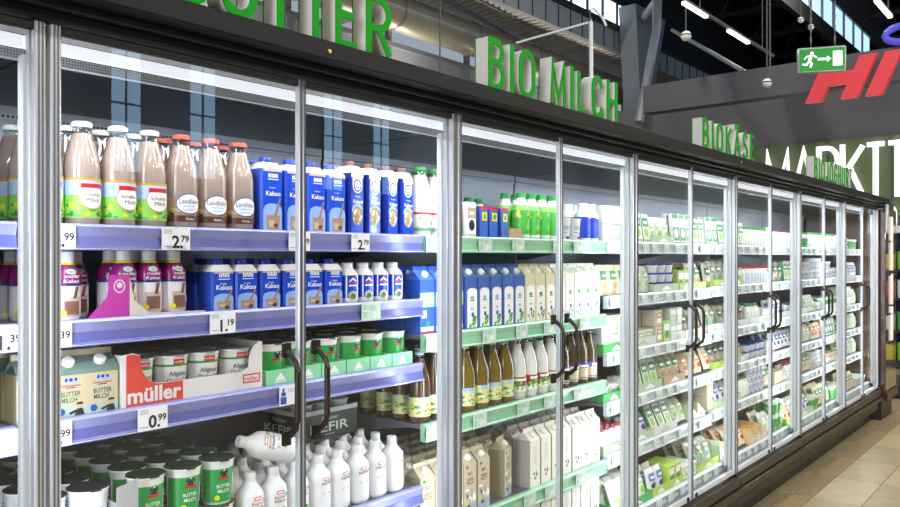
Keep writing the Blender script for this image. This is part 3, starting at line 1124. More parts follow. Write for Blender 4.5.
def dec_kakao(tall):
    def f(d, P, w, zt):
        w = w - 0.006
        H_ = zt
        d.grid(P, -w, H_ * 0.955, w, H_ * 0.995, H('#c8b49c', rough=0.4), 0.0005)
        for i, x in enumerate((-0.014, -0.003, 0.008)):
            d.poly(P, [(x, H_ * 0.86), (x + 0.009, H_ * 0.86), (x + 0.009, H_ * 0.86 + 0.011), (x, H_ * 0.86 + 0.011)], WHT, 0.0006)
            d.poly(P, [(x + 0.002, H_ * 0.86), (x + 0.004, H_ * 0.86), (x + 0.007, H_ * 0.86 + 0.011), (x + 0.005, H_ * 0.86 + 0.011)], BLUE, 0.0008)
        d.grid(P, -0.016, H_ * 0.86 - 0.006, 0.020, H_ * 0.86 - 0.004, WHT, 0.0006)
        d.text(P, 'Frischer', -0.0, H_ * 0.70, 0.0045, WHT, 0.0006, w=0.02)
        d.text(P, 'Kakao', 0.002, H_ * 0.61, 0.013, WHT, 0.0006, w=0.048, bold=0.02)
        d.grid(P, -w, 0.002, w, H_ * 0.34, SKY, 0.0005)
        d.ell(P, 0, H_ * 0.36, w * 0.96, H_ * 0.09, SKY, 0.00055, 14)
        d.poly(P, [(-0.018, 0.006), (0.020, 0.006), (0.024, H_ * 0.26), (-0.020, H_ * 0.26)], H('#b08a6c', rough=0.4), 0.0007)
        d.poly(P, [(0.003, H_ * 0.24), (0.012, H_ * 0.24), (0.026, H_ * 0.52), (0.022, H_ * 0.54)], H('#a27c60', rough=0.4), 0.0009)
        d.poly(P, [(-0.012, 0.012), (0.004, 0.012), (0.006, H_ * 0.18), (-0.014, H_ * 0.18)], BEIGE, 0.0009)
        d.ell(P, 0.010, H_ * 0.10, 0.008, 0.006, CHOC, 0.001, 8)
    return f


def dec_bear(d, P, w, zt):
    w = w - 0.006
    d.grid(P, -w, zt * 0.93, w, zt * 0.995, WHT, 0.0005)
    d.ell(P, 0.0, zt * 0.80, 0.022, 0.024, WHT, 0.0006, 18)
    d.grid(P, -0.022, zt * 0.80, 0.022, zt * 0.95, WHT, 0.0006)
    d.ell(P, 0.0, zt * 0.80, 0.019, 0.020, NAVY, 0.0008, 18)
    d.ell(P, 0.0, zt * 0.80, 0.014, 0.015, WHT, 0.0010, 18)
    d.poly(P, [(-0.009, zt * 0.80 - 0.009), (0.009, zt * 0.80 - 0.009), (0.0, zt * 0.80 + 0.010)], RED, 0.0012)
    d.ell(P, 0, zt * 0.80 - 0.002, 0.004, 0.005, WHT, 0.0014, 8)
    d.text(P, 'Frischer', 0.002, zt * 0.62, 0.006, WHT, 0.0006, w=0.026)
    d.text(P, 'Kakao', 0.003, zt * 0.54, 0.012, WHT, 0.0006, w=0.044, bold=0.02)
    d.ell(P, 0, zt * 0.40, 0.026, 0.020, SKY, 0.0006, 14)
    d.ell(P, 0, zt * 0.30, 0.024, 0.030, H('#9a8464', rough=0.4), 0.0008, 14)
    rnd = random.Random(2)
    for i in range(18):
        d.ell(P, rnd.uniform(-0.02, 0.02), zt * rnd.uniform(0.16, 0.40), 0.004, 0.006, rnd.choice([CHOC, YEL, BEIGE, WHT, GOLD]), 0.001 + i * 1e-5, 6)


def dec_butter(d, P, w, zt):
    d.grid(P, -w, zt * 0.90, w, zt, TEAL, 0.0004)
    d.grid(P, -w, 0.002, w, zt * 0.22, H('#a9c3b4', rough=0.4), 0.0004)
    for (x, r) in ((-0.010, 0.006), (0.0, 0.008), (0.011, 0.006)):
        d.ell(P, x, zt * 0.78, r, 0.006, SKY, 0.0007 + r * 0.01, 10)
        d.ell(P, x, zt * 0.80, r * 0.5, 0.004, NAVY, 0.001 + r * 0.01, 8)
    d.grid(P, -0.022, zt * 0.66, 0.022, zt * 0.68, RED, 0.0006)
    d.grid(P, -0.010, zt * 0.62, 0.010, zt * 0.64, NAVY, 0.0006)
    d.text(P, 'BUTTER', 0, zt * 0.50, 0.011, DTEAL, 0.0008, w=0.042, bold=0.02)
    d.text(P, 'MILCH', -0.003, zt * 0.37, 0.011, DTEAL, 0.0008, w=0.034, bold=0.02)
    d.ell(P, -0.020, zt * 0.13, 0.008, 0.008, BLUEINK, 0.0009, 12)
    d.ell(P, 0.019, zt * 0.22, 0.005, 0.006, H('#d8a882', rough=0.5), 0.0009, 10)
    d.poly(P, [(0.012, zt * 0.255), (0.027, zt * 0.255), (0.025, zt * 0.31), (0.014, zt * 0.30)], INK, 0.0011)
    d.poly(P, [(0.008, 0.003), (0.030, 0.003), (0.026, zt * 0.17), (0.014, zt * 0.17)], DARK, 0.0009)
    d.poly(P, [(-0.004, zt * 0.10), (0.012, zt * 0.16), (0.012, zt * 0.10), (-0.002, zt * 0.05)], DARK, 0.001)


def dec_greenband(d, P, w, zt):
    for (a, b_) in ((0.52, 0.58), (0.60, 0.66), (0.68, 0.74)):
        d.grid(P, -w * 0.95, zt * a, w * 0.95, zt * b_, H('#a4e09a', rough=0.4), 0.0006)
    d.grid(P, -w * 0.98, zt * 0.50, w * 0.98, zt * 0.76, H('#cfeec4', rough=0.4), 0.0004)
    d.grid(P, -w * 0.9, zt * 0.06, w * 0.9, zt * 0.14, WHT, 0.0005)
    d.grid(P, -0.004, zt * 0.16, 0.010, zt * 0.24, GRN, 0.0006)
    d.grid(P, -w * 0.8, zt * 0.30, -w * 0.1, zt * 0.44, WHT, 0.0005)
    d.grid(P, -w, 0.001, w, zt * 0.04, RED, 0.0005)


def dec_oat(cols, top):
    def f(d, P, w, zt):
        d.grid(P, -w * 0.72, zt * 0.03, w * 0.96, zt * 0.74, WHT, 0.0004)
        d.ell(P, w * 0.1, zt * 0.74, w * 0.8, zt * 0.05, WHT, 0.0005, 12)
        d.ell(P, 0.004, zt * 0.60, 0.012, 0.008, top, 0.0007, 10)
        d.grid(P, -0.010, zt * 0.54, 0.018, zt * 0.555, INK, 0.0007)
        d.text(P, 'Bio', 0.004, zt * 0.40, 0.010, INK, 0.0008)
        rnd = random.Random(6)
        for i in range(16):
            d.ell(P, rnd.uniform(-w * 0.8, w * 0.8), zt * rnd.uniform(0.06, 0.24), 0.005, 0.007, rnd.choice(cols), 0.0009 + i * 1e-5, 7)
        d.ell(P, 0.006, zt * 0.28, 0.008, 0.009, BLUEINK, 0.0012, 10)
    return f


def dec_cow(d, P, w, zt):
    d.text(P, 'BIO', 0, zt * 0.80, 0.012, DARK, 0.0006)
    d.text(P, 'WEIDE', 0, zt * 0.68, 0.011, DARK, 0.0006, w=0.04)
    d.text(P, 'MILCH', 0, zt * 0.61, 0.011, DARK, 0.0006, w=0.04)
    d.grid(P, -w * 0.97, 0.002, w * 0.97, zt * 0.18, H('#9fb4cc', rough=0.5), 0.0005)
    rnd = random.Random(12)
    for i in range(14):
        d.ell(P, rnd.uniform(-0.024, 0.024), zt * rnd.uniform(0.06, 0.48), rnd.uniform(0.005, 0.012), rnd.uniform(0.006, 0.016), rnd.choice([WHT, GREY, H('#4c4a48', rough=0.5), WHT]), 0.0008 + i * 1e-5, 9)
    d.ell(P, -0.018, zt * 0.93, 0.008, 0.006, GRN, 0.0008, 8)


def dec_plain(d, P, w, zt):
    d.text(P, 'BIO', 0, zt * 0.84, 0.010, GREY, 0.0006)
    rnd = random.Random(13)
    for i in range(10):
        d.grid(P, -0.010 + rnd.uniform(-0.004, 0.004), zt * (0.5 + 0.03 * i), 0.012 + rnd.uniform(-0.006, 0.004), zt * (0.508 + 0.03 * i), GREY, 0.0006)
    for i in range(6):
        d.ell(P, rnd.uniform(-0.012, 0.014), zt * rnd.uniform(0.14, 0.32), 0.005, 0.006, rnd.choice([INK, GREY, INK]), 0.0008 + i * 1e-5, 8)


def pet_bottle(name, Rr, Hh, cols, cap, decal=None, caph=0.02, seg=18, shoulder=0.70, waist=0.0, sq=0.0, capr=0.45):
    """cols: [(height fraction, material)...] from the bottom"""
    z1 = Hh - caph
    prof = [(Rr * 0.82, 0), (Rr * 0.97, 0.006), (Rr, 0.014)]
    ms = [cols[0][1]] * 2
    last = 0.014
    for fr, m in cols:
        z = fr * Hh
        if z <= last:
            continue
        if z < shoulder * Hh:
            rr = Rr * (1 - waist * math.sin(PI * z / (shoulder * Hh)))
        else:
            t = min(1, (z - shoulder * Hh) / (z1 - shoulder * Hh))
            rr = Rr * (1 - (1 - capr) * (0.5 - 0.5 * math.cos(PI * t)))
        prof.append((rr, z))
        ms.append(m)
        last = z
    for t in (0.25, 0.5, 0.75, 1.0):
        z = shoulder * Hh + t * (z1 - shoulder * Hh)
        if z > last + 0.002:
            prof.append((Rr * (1 - (1 - capr) * (0.5 - 0.5 * math.cos(PI * t))), z))
            ms.append(cols[-1][1])
            last = z
    b = MB()
    b.lathe(prof, ms, seg, sq=sq)
    cr = Rr * capr
    c = MB().lathe([(cr * 1.06, z1 - 0.002), (cr * 1.06, Hh - 0.002), (cr * 0.95, Hh)], cap, 14)
    parts = [('cap', c.mesh('cap'))]
    if decal:
        d = MB()
        decal(d, cylP(prof_r(prof), sq), Rr, Hh)
        parts.append(('label', d.mesh('label')))
    return Proto(name, b.mesh(name), parts, 'bottle', Rr)


def dec_shake(d, P, Rr, Hh):
    d.text(P, 'müller', 0.002, 0.100, 0.008, WHT, 0.0006, w=0.034, slant=0.2)
    d.text(P, 'Kakao', 0.0, 0.089, 0.008, WHT, 0.0008, w=0.034, slant=0.2)
    d.ell(P, 0.0, 0.110, 0.011, 0.006, H('#b8d4f0', rough=0.4), 0.0006, 12)
    d.ell(P, 0.0, 0.110, 0.006, 0.003, LGRN, 0.0009, 10)
    wrapband(d, P, 0.078, 0.083, NAVY, Rr, 0.0005, 16)
    d.grid(P, -0.018, 0.010, 0.020, 0.054, H('#c2aca0', rough=0.4), 0.0007, 8, 2)
    d.grid(P, -0.015, 0.014, 0.017, 0.044, H('#7d5846', rough=0.4), 0.001, 8, 2)
    d.grid(P, 0.020, 0.026, 0.025, 0.044, H('#d8d4d4', rough=0.4), 0.001, 3, 1)
    d.poly(P, [(0.002, 0.050), (0.010, 0.050), (0.016, 0.076), (0.008, 0.076)], H('#6e4a3a', rough=0.4), 0.0012)
    d.ell(P, -0.018, 0.018, 0.008, 0.007, YEL, 0.0013, 10)


def dec_kefir(txt1, txt2, mark):
    def f(d, P, Rr, Hh):
        v = Hh * 0.52
        d.grid(P, -0.011, v + 0.013, 0.011, v + 0.022, RED, 0.0006, 3)
        d.grid(P, -0.009, v + 0.015, 0.009, v + 0.020, WHT, 0.0008, 3)
        if txt1:
            d.text(P, txt1, 0, v + 0.005, 0.008, INK if not mark else RED, 0.0008, w=0.034)
        if txt2:
            d.text(P, txt2, 0, v - 0.006, 0.008, INK, 0.0008, w=0.034)
        d.poly(P, [(-0.012, v - 0.028), (-0.004, v - 0.018), (-0.006, v - 0.020), (-0.014, v - 0.026)], GRN, 0.0008)
        d.poly(P, [(0.012, v - 0.028), (0.004, v - 0.018), (0.006, v - 0.020), (0.014, v - 0.026)], GRN, 0.0008)
        d.ell(P, 0.022, v + 0.010, 0.005, 0.005, H('#8fb09a', rough=0.4), 0.0008, 10)
        if mark:
            d.ell(P, 0.006, v - 0.045, 0.016, 0.010, LGRN, 0.0008, 10)
            d.ell(P, 0.010, v - 0.042, 0.008, 0.006, GRN, 0.001, 8)
    return f


def tub(name, Rr, Hh, col, lid, decal=None, rim=None, seg=20, lidtab=True, cat='tub'):
    r0 = Rr * 0.80
    rim = rim or col
    b = MB().lathe([(r0 * 0.96, 0), (r0, 0.003), (Rr * 0.955, Hh - 0.008), (Rr, Hh - 0.006), (Rr, Hh - 0.002)], [col, col, rim, rim], seg)
    l = MB().lathe([(Rr * 1.015, Hh - 0.002), (Rr * 1.015, Hh - 0.0005), (Rr * 0.90, Hh - 0.001)], lid, seg)
    if lidtab:
        l.box(-0.012, -Rr - 0.0035, Hh - 0.0035, 0.012, -Rr * 0.97, Hh - 0.0022, lid)
    parts = [('lid', l.mesh('lid'))]
    if decal:
        d = MB()
        decal(d, cylP(lambda v: r0 + (Rr * 0.955 - r0) * min(max(v / Hh, 0), 1)), Rr, Hh)
        parts.append(('label', d.mesh('label')))
    return Proto(name, b.mesh(name), parts, cat, Rr)


def dec_dick(d, P, Rr, Hh):
    wrapband(d, P, Hh * 0.74, Hh * 0.79, GRN, Rr * 0.9, 0.0006, 20)
    d.grid(P, -0.015, Hh * 0.79, 0.015, Hh * 0.91, RED, 0.0009, 4)
    d.text(P, 'müller', 0, Hh * 0.85, 0.0065, WHT, 0.0012, w=0.024)
    d.text(P, 'Allgäuer', 0.0, Hh * 0.58, 0.012, INK, 0.0009, w=0.048)
    d.text(P, 'Dickmilch', 0.0, Hh * 0.42, 0.012, INK, 0.0009, w=0.056)


def dec_greentub(w2=True):
    def f(d, P, Rr, Hh):
        wrapband(d, P, Hh * 0.06, Hh * 0.80, H('#1fa24a', rough=0.35), Rr * 0.88, 0.0006, 20)
        for a in (-0.062, 0.062):
            d.grid(P, a - 0.004, Hh * 0.06, a + 0.004, Hh * 0.80, WHT, 0.0009, 2)
        d.ell(P, 0, Hh * 0.70, 0.012, 0.010, DARK, 0.0010, 10)
        d.grid(P, -0.015, Hh * 0.56, 0.015, Hh * 0.62, RED, 0.0011, 4)
        d.poly(P, [(-0.010, Hh * 0.66), (0.010, Hh * 0.66), (0.0, Hh * 0.80)], WHT, 0.0013)
        if w2:
            d.text(P, 'BUTTER', 0, Hh * 0.42, 0.009, WHT, 0.0011, w=0.036, bold=0.02)
            d.text(P, 'MILCH', 0, Hh * 0.31, 0.009, WHT, 0.0011, w=0.030, bold=0.02)
        d.ell(P, -0.016, Hh * 0.16, 0.007, 0.007, YEL, 0.0012, 8)
        d.grid(P, 0.030, Hh * 0.20, 0.038, Hh * 0.65, WHT, 0.0010, 2)
    return f


def dec_whitetub(d, P, Rr, Hh):
    for i, v in enumerate((0.62, 0.56, 0.50, 0.36)):
        d.grid(P, -0.028, Hh * v, 0.016 - 0.006 * i, Hh * v + 0.002, BLUEINK, 0.0008, 4)
    d.ell(P, 0.0, Hh * 0.14, 0.010, 0.006, INK, 0.001, 8)
    d.ell(P, 0.024, Hh * 0.16, 0.006, 0.005, INK, 0.001, 8)


# --- prototypes
P_choc = glass_bottle('chocolate_milk_bottle', 0.0395, 0.240, BRN, WHT, dec_schoko)
P_oval = glass_bottle('chocolate_milk_bottle', 0.041, 0.240, BRN, H('#c86a58', rough=0.4), dec_oval)
P_wmlk = glass_bottle('milk_bottle', 0.0405, 0.240, H('#eceade', rough=0.12, coat=1), H('#3f9a54', rough=0.4), dec_whitemilk)
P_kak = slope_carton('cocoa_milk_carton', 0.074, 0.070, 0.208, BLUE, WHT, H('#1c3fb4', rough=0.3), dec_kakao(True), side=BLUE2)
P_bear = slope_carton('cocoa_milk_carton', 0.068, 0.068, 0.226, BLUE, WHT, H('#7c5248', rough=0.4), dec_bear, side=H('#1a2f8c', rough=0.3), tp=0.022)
P_kaks = slope_carton('cocoa_drink_bottle', 0.071, 0.066, 0.138, BLUE, WHT, H('#1c3fb4', rough=0.3), dec_kakao(False), side=BLUE2, cat='bottle')
P_shake = pet_bottle('milkshake_bottle', 0.0305, 0.156, [(0.09, WHT), (0.50, H('#e8e4ea', rough=0.25)), (0.53, NAVY), (0.66, PURP), (0.80, PURP), (0.84, YEL), (0.87, WHT)], H('#e4e4ea', rough=0.35), dec_shake, caph=0.022, shoulder=0.68, capr=0.52)


def dec_alps(d, P, Rr, Hh):
    wrapband(d, P, Hh * 0.14, Hh * 0.66, BLUE, Rr, 0.0006, 14)
    wrapband(d, P, Hh * 0.66, Hh * 0.69, CHOC, Rr, 0.0007, 14)
    d.poly(P, [(-0.014, Hh * 0.54), (0.014, Hh * 0.54), (0.0, Hh * 0.64)], WHT, 0.0009)
    d.grid(P, -0.016, Hh * 0.50, 0.016, Hh * 0.53, RED, 0.001, 4)
    d.grid(P, -0.014, Hh * 0.42, 0.014, Hh * 0.46, WHT, 0.001, 4)
    d.ell(P, 0, Hh * 0.20, 0.016, 0.014, BEIGE, 0.001, 12)
    d.ell(P, 0.0, Hh * 0.18, 0.009, 0.008, CHOC, 0.0013, 8)
    d.ell(P, -0.004, Hh * 0.16, 0.007, 0.007, GRN, 0.0015, 8)


P_alps = pet_bottle('milk_drink_bottle', 0.030, 0.125, [(0.7, WHT), (0.8, WHT)], H('#e6e6ec', rough=0.3), dec_alps, caph=0.018, shoulder=0.74, sq=0.35, capr=0.6)
P_butt = cartoon_gable('buttermilk_carton', 0.072, 0.072, 0.146, BEIGE, dec_butter, WHT, TEAL, gable_h=0.042)
P_dick = tub('sour_milk_tub', 0.0445, 0.108, H('#e6e8ea', rough=0.35), H('#b9c2c2', rough=0.3, metal=0.4), dec_dick, rim=WHT)
P_grtb = tub('yoghurt_tub', 0.046, 0.112, H('#e8ece8', rough=0.35), H('#56606a', rough=0.25, metal=0.5), dec_greentub(False), rim=WHT)
P_bmtb = tub('buttermilk_tub', 0.0460, 0.118, H('#e8ece8', rough=0.35), H('#35603c', rough=0.25, metal=0.5), dec_greentub(True), rim=WHT)
P_whtb = tub('yoghurt_tub', 0.0460, 0.118, H('#e4e8ee', rough=0.35), H('#50565e', rough=0.25, metal=0.6), dec_whitetub, rim=WHT)
P_kef = pet_bottle('kefir_bottle', 0.036, 0.176, [(0.6, H('#eef0f2', rough=0.3)), (0.7, H('#eef0f2', rough=0.3))], H('#e2e4e8', rough=0.3), dec_kefir('KEFIR', '', False), caph=0.024, shoulder=0.66, waist=0.05, sq=0.15, capr=0.42)
P_rein = pet_bottle('buttermilk_bottle', 0.036, 0.176, [(0.6, H('#eef0f2', rough=0.3)), (0.7, H('#eef0f2', rough=0.3))], H('#e2e4e8', rough=0.3), dec_kefir('Reine', 'Milch', True), caph=0.022, shoulder=0.64, waist=0.05, sq=0.15, capr=0.42)
P_gband = cartoon_gable('milk_carton', 0.072, 0.072, 0.232, H('#3c6ad2', rough=0.4), dec_greenband, WHT, H('#5c86de', rough=0.4))
P_blue = cartoon_gable('oat_drink_carton', 0.070, 0.072, 0.236, H('#3e62b4', rough=0.4), dec_oat([GRN, LGRN, WHT, H('#4a8a40', rough=0.5)], SKY), WHT, H('#56789e', rough=0.4))
P_beige = cartoon_gable('oat_drink_carton', 0.070, 0.072, 0.236, H('#d8cfae', rough=0.4), dec_oat([CHOC, BEIG2, GOLD, WHT], GRN), WHT)
P_whoat = cartoon_gable('oat_drink_carton', 0.070, 0.072, 0.236, H('#eceadc', rough=0.4), dec_oat([SKY, GREY, WHT], GRN), WHT)
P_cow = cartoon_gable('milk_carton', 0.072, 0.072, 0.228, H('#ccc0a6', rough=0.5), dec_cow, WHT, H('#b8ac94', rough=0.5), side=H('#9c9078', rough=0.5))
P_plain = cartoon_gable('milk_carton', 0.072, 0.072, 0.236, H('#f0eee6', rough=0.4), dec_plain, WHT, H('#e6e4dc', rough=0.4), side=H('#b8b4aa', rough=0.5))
P_juice = glass_bottle('juice_bottle', 0.038, 0.243, H('#6f5a16', rough=0.12, coat=1), H('#c8c6a0', rough=0.4), dec_juice, 'juice')
P_juiceb = glass_bottle('juice_bottle', 0.038, 0.243, H('#4a3220', rough=0.12, coat=1), H('#b4cdec', rough=0.4), dec_juice, 'juice')
P_redf = glass_bottle('drinking_yoghurt_bottle', 0.0375, 0.243, H('#e6e6e0', rough=0.12, coat=1), H('#9ad04c', rough=0.4), dec_redfruit, 'juice')
P_brwn = glass_bottle('drinking_yoghurt_bottle', 0.0375, 0.243, H('#4f3a20', rough=0.12, coat=1), H('#4b3a30', rough=0.4), dec_blueband, 'juice')

# --- first cabinet and the slice of the one before it
SFX = dict(rows=2)
for bay, off in ((1, 0), (0, -UNIT)):
    if bay == 0:
        rowof(P_choc, 'chocolate milk bottle with green label', 0, 0, 0.335, 0.0885, 3, rows=2)
        rowof(P_shake, 'purple-topped milkshake bottle', 0, 1, 0.28, 0.064, 5, rows=2)
        rowof(P_butt, 'beige buttermilk carton', 0, 2, 0.30, 0.076, 4, rows=2)
        rowof(P_whtb, 'white tub with dark foil lid', 0, 3, 0.21, 0.098, 4, rows=3)
rowof(P_choc, 'chocolate milk bottle, green and yellow label', 1, 0, 0.6655, 0.0832, 4, rows=3)
rowof(P_oval, 'chocolate milk bottle, white oval label', 1, 0, 0.9985, 0.0855, 3, rows=2)
rowof(P_kak, 'tall blue cocoa carton, blue cap', 1, 0, 1.258, 0.0775, 4, rows=2, jit=0.06)
rowof(P_bear, 'leaning blue cocoa carton, brown cap', 1, 0, 1.571, 0.076, 4, rows=2, jit=0.05, rot=0.16)
rowof(P_shake, 'purple-topped milkshake bottle', 1, 1, 0.6565, 0.064, 2, rows=3)
rowof(P_shake, 'purple-topped milkshake bottle beside it', 1, 1, 0.770, 0.060, 1, rows=1, y0=0.235)
rowof(P_shake, 'purple-topped milkshake bottle in magenta tray', 1, 1, 0.853, 0.0645, 3, rows=2, y0=0.168, z=SH[1][1] + 0.004)
rowof(P_kaks, 'short blue cocoa drink bottle, blue cap', 1, 1, 1.100, 0.0765, 6, rows=2, jit=0.05)
rowof(P_alps, 'small white drink bottle, blue label', 1, 1, 1.562, 0.066, 4, rows=2, jit=0.1)
rowof(P_butt, 'beige buttermilk carton', 1, 2, 0.6375, 0.0736, 3, rows=3, jit=0.02)
rowof(P_dick, 'white tub of sour milk', 1, 2, 0.876, 0.0925, 4, rows=4, y0=0.172, rp=0.0925, z=SH[1][2] + 0.004)
rowof(P_grtb, 'green and white yoghurt tub', 1, 2, 1.270, 0.0985, 6, rows=3, y0=0.172, z=SH[1][2] + 0.0035)
rowof(P_whtb, 'lower white tub with grey foil lid', 1, 3, 0.66, 0.0985, 2, rows=2, rp=0.0975)
z2 = 0.792 + 0.1185
rowof(P_whtb, 'white tub with grey foil lid', 1, 3, 0.66, 0.0985, 2, rows=5, rp=0.0975, z=z2, level='upper')
rowof(P_whtb, 'lower white tub in back rows', 1, 3, 0.66, 0.0985, 2, rows=3, rp=0.0975, y0=0.165 + 2 * 0.0975)
rowof(P_bmtb, 'lower green buttermilk tub', 1, 3, 0.900, 0.0985, 3, rows=5, rp=0.0975)
rowof(P_bmtb, 'green buttermilk tub with white rim', 1, 3, 0.900, 0.0985, 3, rows=5, rp=0.0975, z=z2, level='upper')
rowof(P_rein, 'white buttermilk bottle, red lettering', 1, 3, 1.205, 0.079, 3, rows=3)
rowof(P_kef, 'white KEFIR bottle', 1, 3, 1.444, 0.079, 5, rows=5, jit=0.2)
rowof(P_kef, 'white bottle behind the buttermilk bottles', 1, 3, 1.205, 0.079, 3, rows=2, y0=0.165 + 3 * 0.078)

o = put(P_rein, 1.155, 0.235, 1.078, R(0), 'fallen white buttermilk bottle lying on its side across tubs and bottles, first cabinet', 'fallen bottle', rx=0, ry=R(112))
fd = Vector((-0.160, 0.018, 0.050)).normalized()
o.rotation_euler = (Vector((0, 0, 1)).rotation_difference(fd).to_matrix() @ Matrix.Rotation(R(20), 3, 'Z')).to_euler()
o.location = (1.378, 0.190, 1.006)
fall = o


# trays
def muller_tray():
    b = MB()
    w, dd = 0.395, 0.385
    RD = H('#d24438', rough=0.5)
    CW = H('#e2dedc', rough=0.55)
    # front wall: tall ends sweeping down to a low middle
    top = [(w, 0), (w, 0.125), (w - 0.012, 0.128)] + [(w - 0.014 - 0.030 * math.sin(R(a)), 0.060 + 0.062 * math.cos(R(a))) for a in range(0, 91, 15)] + \
          [(w - 0.065, 0.050), (0.10, 0.050)] + [(0.10 - 0.05 * math.sin(R(a)), 0.10 - 0.05 * math.cos(R(a))) for a in range(15, 91, 15)] + [(0.046, 0.122), (0.03, 0.128), (0.0, 0.125), (0, 0)]
    b.prism(top[::-1] if False else top, 0.0, 0.003, CW)
    b.box(0, 0.003, 0, 0.003, dd, 0.125, CW)
    b.box(w - 0.003, 0.003, 0, w, dd, 0.125, CW)
    b.box(0, 0, 0, w, dd, 0.002, CW)
    b.box(0, dd - 0.003, 0, w, dd, 0.06, CW)
    body = b.mesh('shelf_tray')
    d = MB()
    P = flatP(0)
    left = [(0.004, 0.002), (0.135, 0.002), (0.135, 0.049), (0.10, 0.049)] + [(0.10 - 0.05 * math.sin(R(a)), 0.099 - 0.05 * math.cos(R(a))) for a in range(15, 91, 15)] + [(0.046, 0.120), (0.03, 0.126), (0.004, 0.123)]
    d.poly(P, [(0.012, 0.002), (0.135, 0.002), (0.135, 0.049), (0.10, 0.049)], RD, 0.0006)
    d.poly(P, [(0.012, 0.002)] + left[3:-1] + [(0.012, 0.124)], RD, 0.0007)
    d.grid(P, 0.135, 0.002, 0.158, 0.049, RD, 0.0006)
    d.text(P, 'müller', 0.084, 0.028, 0.036, CW, 0.0012, w=0.138, bold=0.045)
    d.grid(P, w - 0.062, 0.018, w - 0.008, 0.042, RD, 0.0007)
    d.grid(P, w - 0.058, 0.022, w - 0.012, 0.038, CW, 0.0009)
    d.text(P, 'müller', w - 0.035, 0.030, 0.011, RD, 0.0011, w=0.040, bold=0.03)
    return Proto('shelf_tray', body, [('print', d.mesh('print'))], 'tray')


put(muller_tray(), 0.862, 0.162, SH[1][2] + 0.001, 0, 'white cardboard tray with red müller print holding sour milk tubs', 'cardboard shelf trays')


def tray(w, dd, h, col, hole=None, back=None, name='shelf_tray', deco=None, side=None):
    b = MB()
    side = side or col
    b.box(0, 0, 0, w, 0.003, h, col)
    b.box(0, 0.003, 0, 0.003, dd, h, side)
    b.box(w - 0.003, 0.003, 0, w, dd, h, side)
    b.box(0, 0.003, 0, w, dd, 0.002, col)
    b.box(0, dd - 0.003, 0, w, dd, back or h, col)
    parts = []
    if deco or hole:
        d = MB()
        P = flatP(0)
        if hole:
            d.ell(P, w / 2, h * 0.98, w * 0.28, h * 0.30, hole, 0.0007, 12)
        if deco:
            d.poly(P, [(w * 0.3, h * 0.3), (w * 0.7, h * 0.3), (w * 0.5, h * 0.8)], deco, 0.0006)
            d.grid(P, w * 0.3, h * 0.16, w * 0.7, h * 0.24, deco, 0.0006)
        parts.append(('print', d.mesh('print')))
    return Proto(name, b.mesh(name), parts, 'tray')


LGT = H('#8ad6a4', rough=0.5)
gt = tray(0.0945, 0.38, 0.043, LGT, deco=WHT)
for i in range(6):
    put(gt, 1.272 + i * 0.0985, 0.1635, SH[1][2] + 0.0005, 0, f'light green cardboard tray of yoghurt tubs, {ORD[i]} from the left, third shelf', 'light green trays of yoghurt tubs')
b = MB()
b.box(0, 0.003, 0, 0.250, 0.40, 0.002, MAGE)
b.prism([(0.0, 0), (0.050, 0), (0.050, 0.100), (0.0, 0.100)], 0, 0.003, MAGE)
b.prism([(0.05, 0), (0.25, 0), (0.25, 0.006), (0.10, 0.008), (0.062, 0.040), (0.05, 0.095)], 0, 0.003, H('#d8ccc0', rough=0.6))
b.prism([(-0.05, 0), (0, 0), (0, 0.052)], 0, 0.003, MAGE)
d = MB()
P = flatP(0)
d.ell(P, 0.025, 0.074, 0.014, 0.016, H('#e8d4e4', rough=0.5), 0.0007, 14)
d.ell(P, 0.025, 0.074, 0.011, 0.013, MAGE, 0.0009, 14)
d.ell(P, 0.025, 0.076, 0.007, 0.007, H('#e8d4e4', rough=0.5), 0.0011, 10)
put(Proto('shelf_tray', b.mesh('shelf_tray'), [('print', d.mesh('print'))], 'tray'), 0.832, 0.1605, SH[1][1] + 0.001, 0, 'magenta cardboard tray around the purple milkshake bottles, second shelf', 'cardboard shelf trays')
b = MB()
b.prism([(0, 0), (0.052, 0), (0.052, 0.098), (0.034, 0.092), (0.0, 0.086)], 0, 0.003, H('#a9abae', rough=0.6))
b.box(0, 0.003, 0.0, 0.003, 0.3, 0.05, H('#a9abae', rough=0.6))
put(Proto('shelf_tray', b.mesh('shelf_tray'), [], 'tray'), 0.849, 0.156, z2 + 0.028, 0, 'grey torn cardboard tray end beside the white tubs, bottom shelf', 'cardboard shelf trays')

# kefir box standing on the bottles
b = MB()
KB = H('#0f2a20', rough=0.5)
w_, d_, h_ = 0.245, 0.21, 0.098
b.box(0, 0, 0, w_, 0.003, h_, KB)
b.box(0, 0.003, 0, 0.003, d_, h_, KB)
b.box(w_ - 0.003, 0.003, 0, w_, d_, h_, KB)
b.box(0, d_ - 0.003, 0, w_, d_, h_, KB)
b.box(0.003, 0.003, 0, w_ - 0.003, d_ - 0.003, 0.003, KB)
LT = H('#b8bcb8', rough=0.5)
b.box(-0.001, -0.001, h_ - 0.014, w_ + 0.001, 0.0, h_ + 0.001, LT)
b.box(-0.0015, -0.001, h_ - 0.014, -0.0005, d_, h_ + 0.001, LT)
d = MB()
P = flatP(0)
d.text(P, 'KEFIR', w_ / 2, 0.040, 0.030, H('#c9d2cc', rough=0.5), 0.0008, w=0.165, bold=0.02)
d.text(P, 'Frischer', w_ / 2, 0.068, 0.013, H('#c9d2cc', rough=0.5), 0.0008, w=0.07, slant=0.3)
d.grid(P, w_ / 2 - 0.02, 0.014, w_ / 2 + 0.02, 0.016, LT, 0.0008)
PL = lambda u, v, e: (0 - e, d_ - u, v)
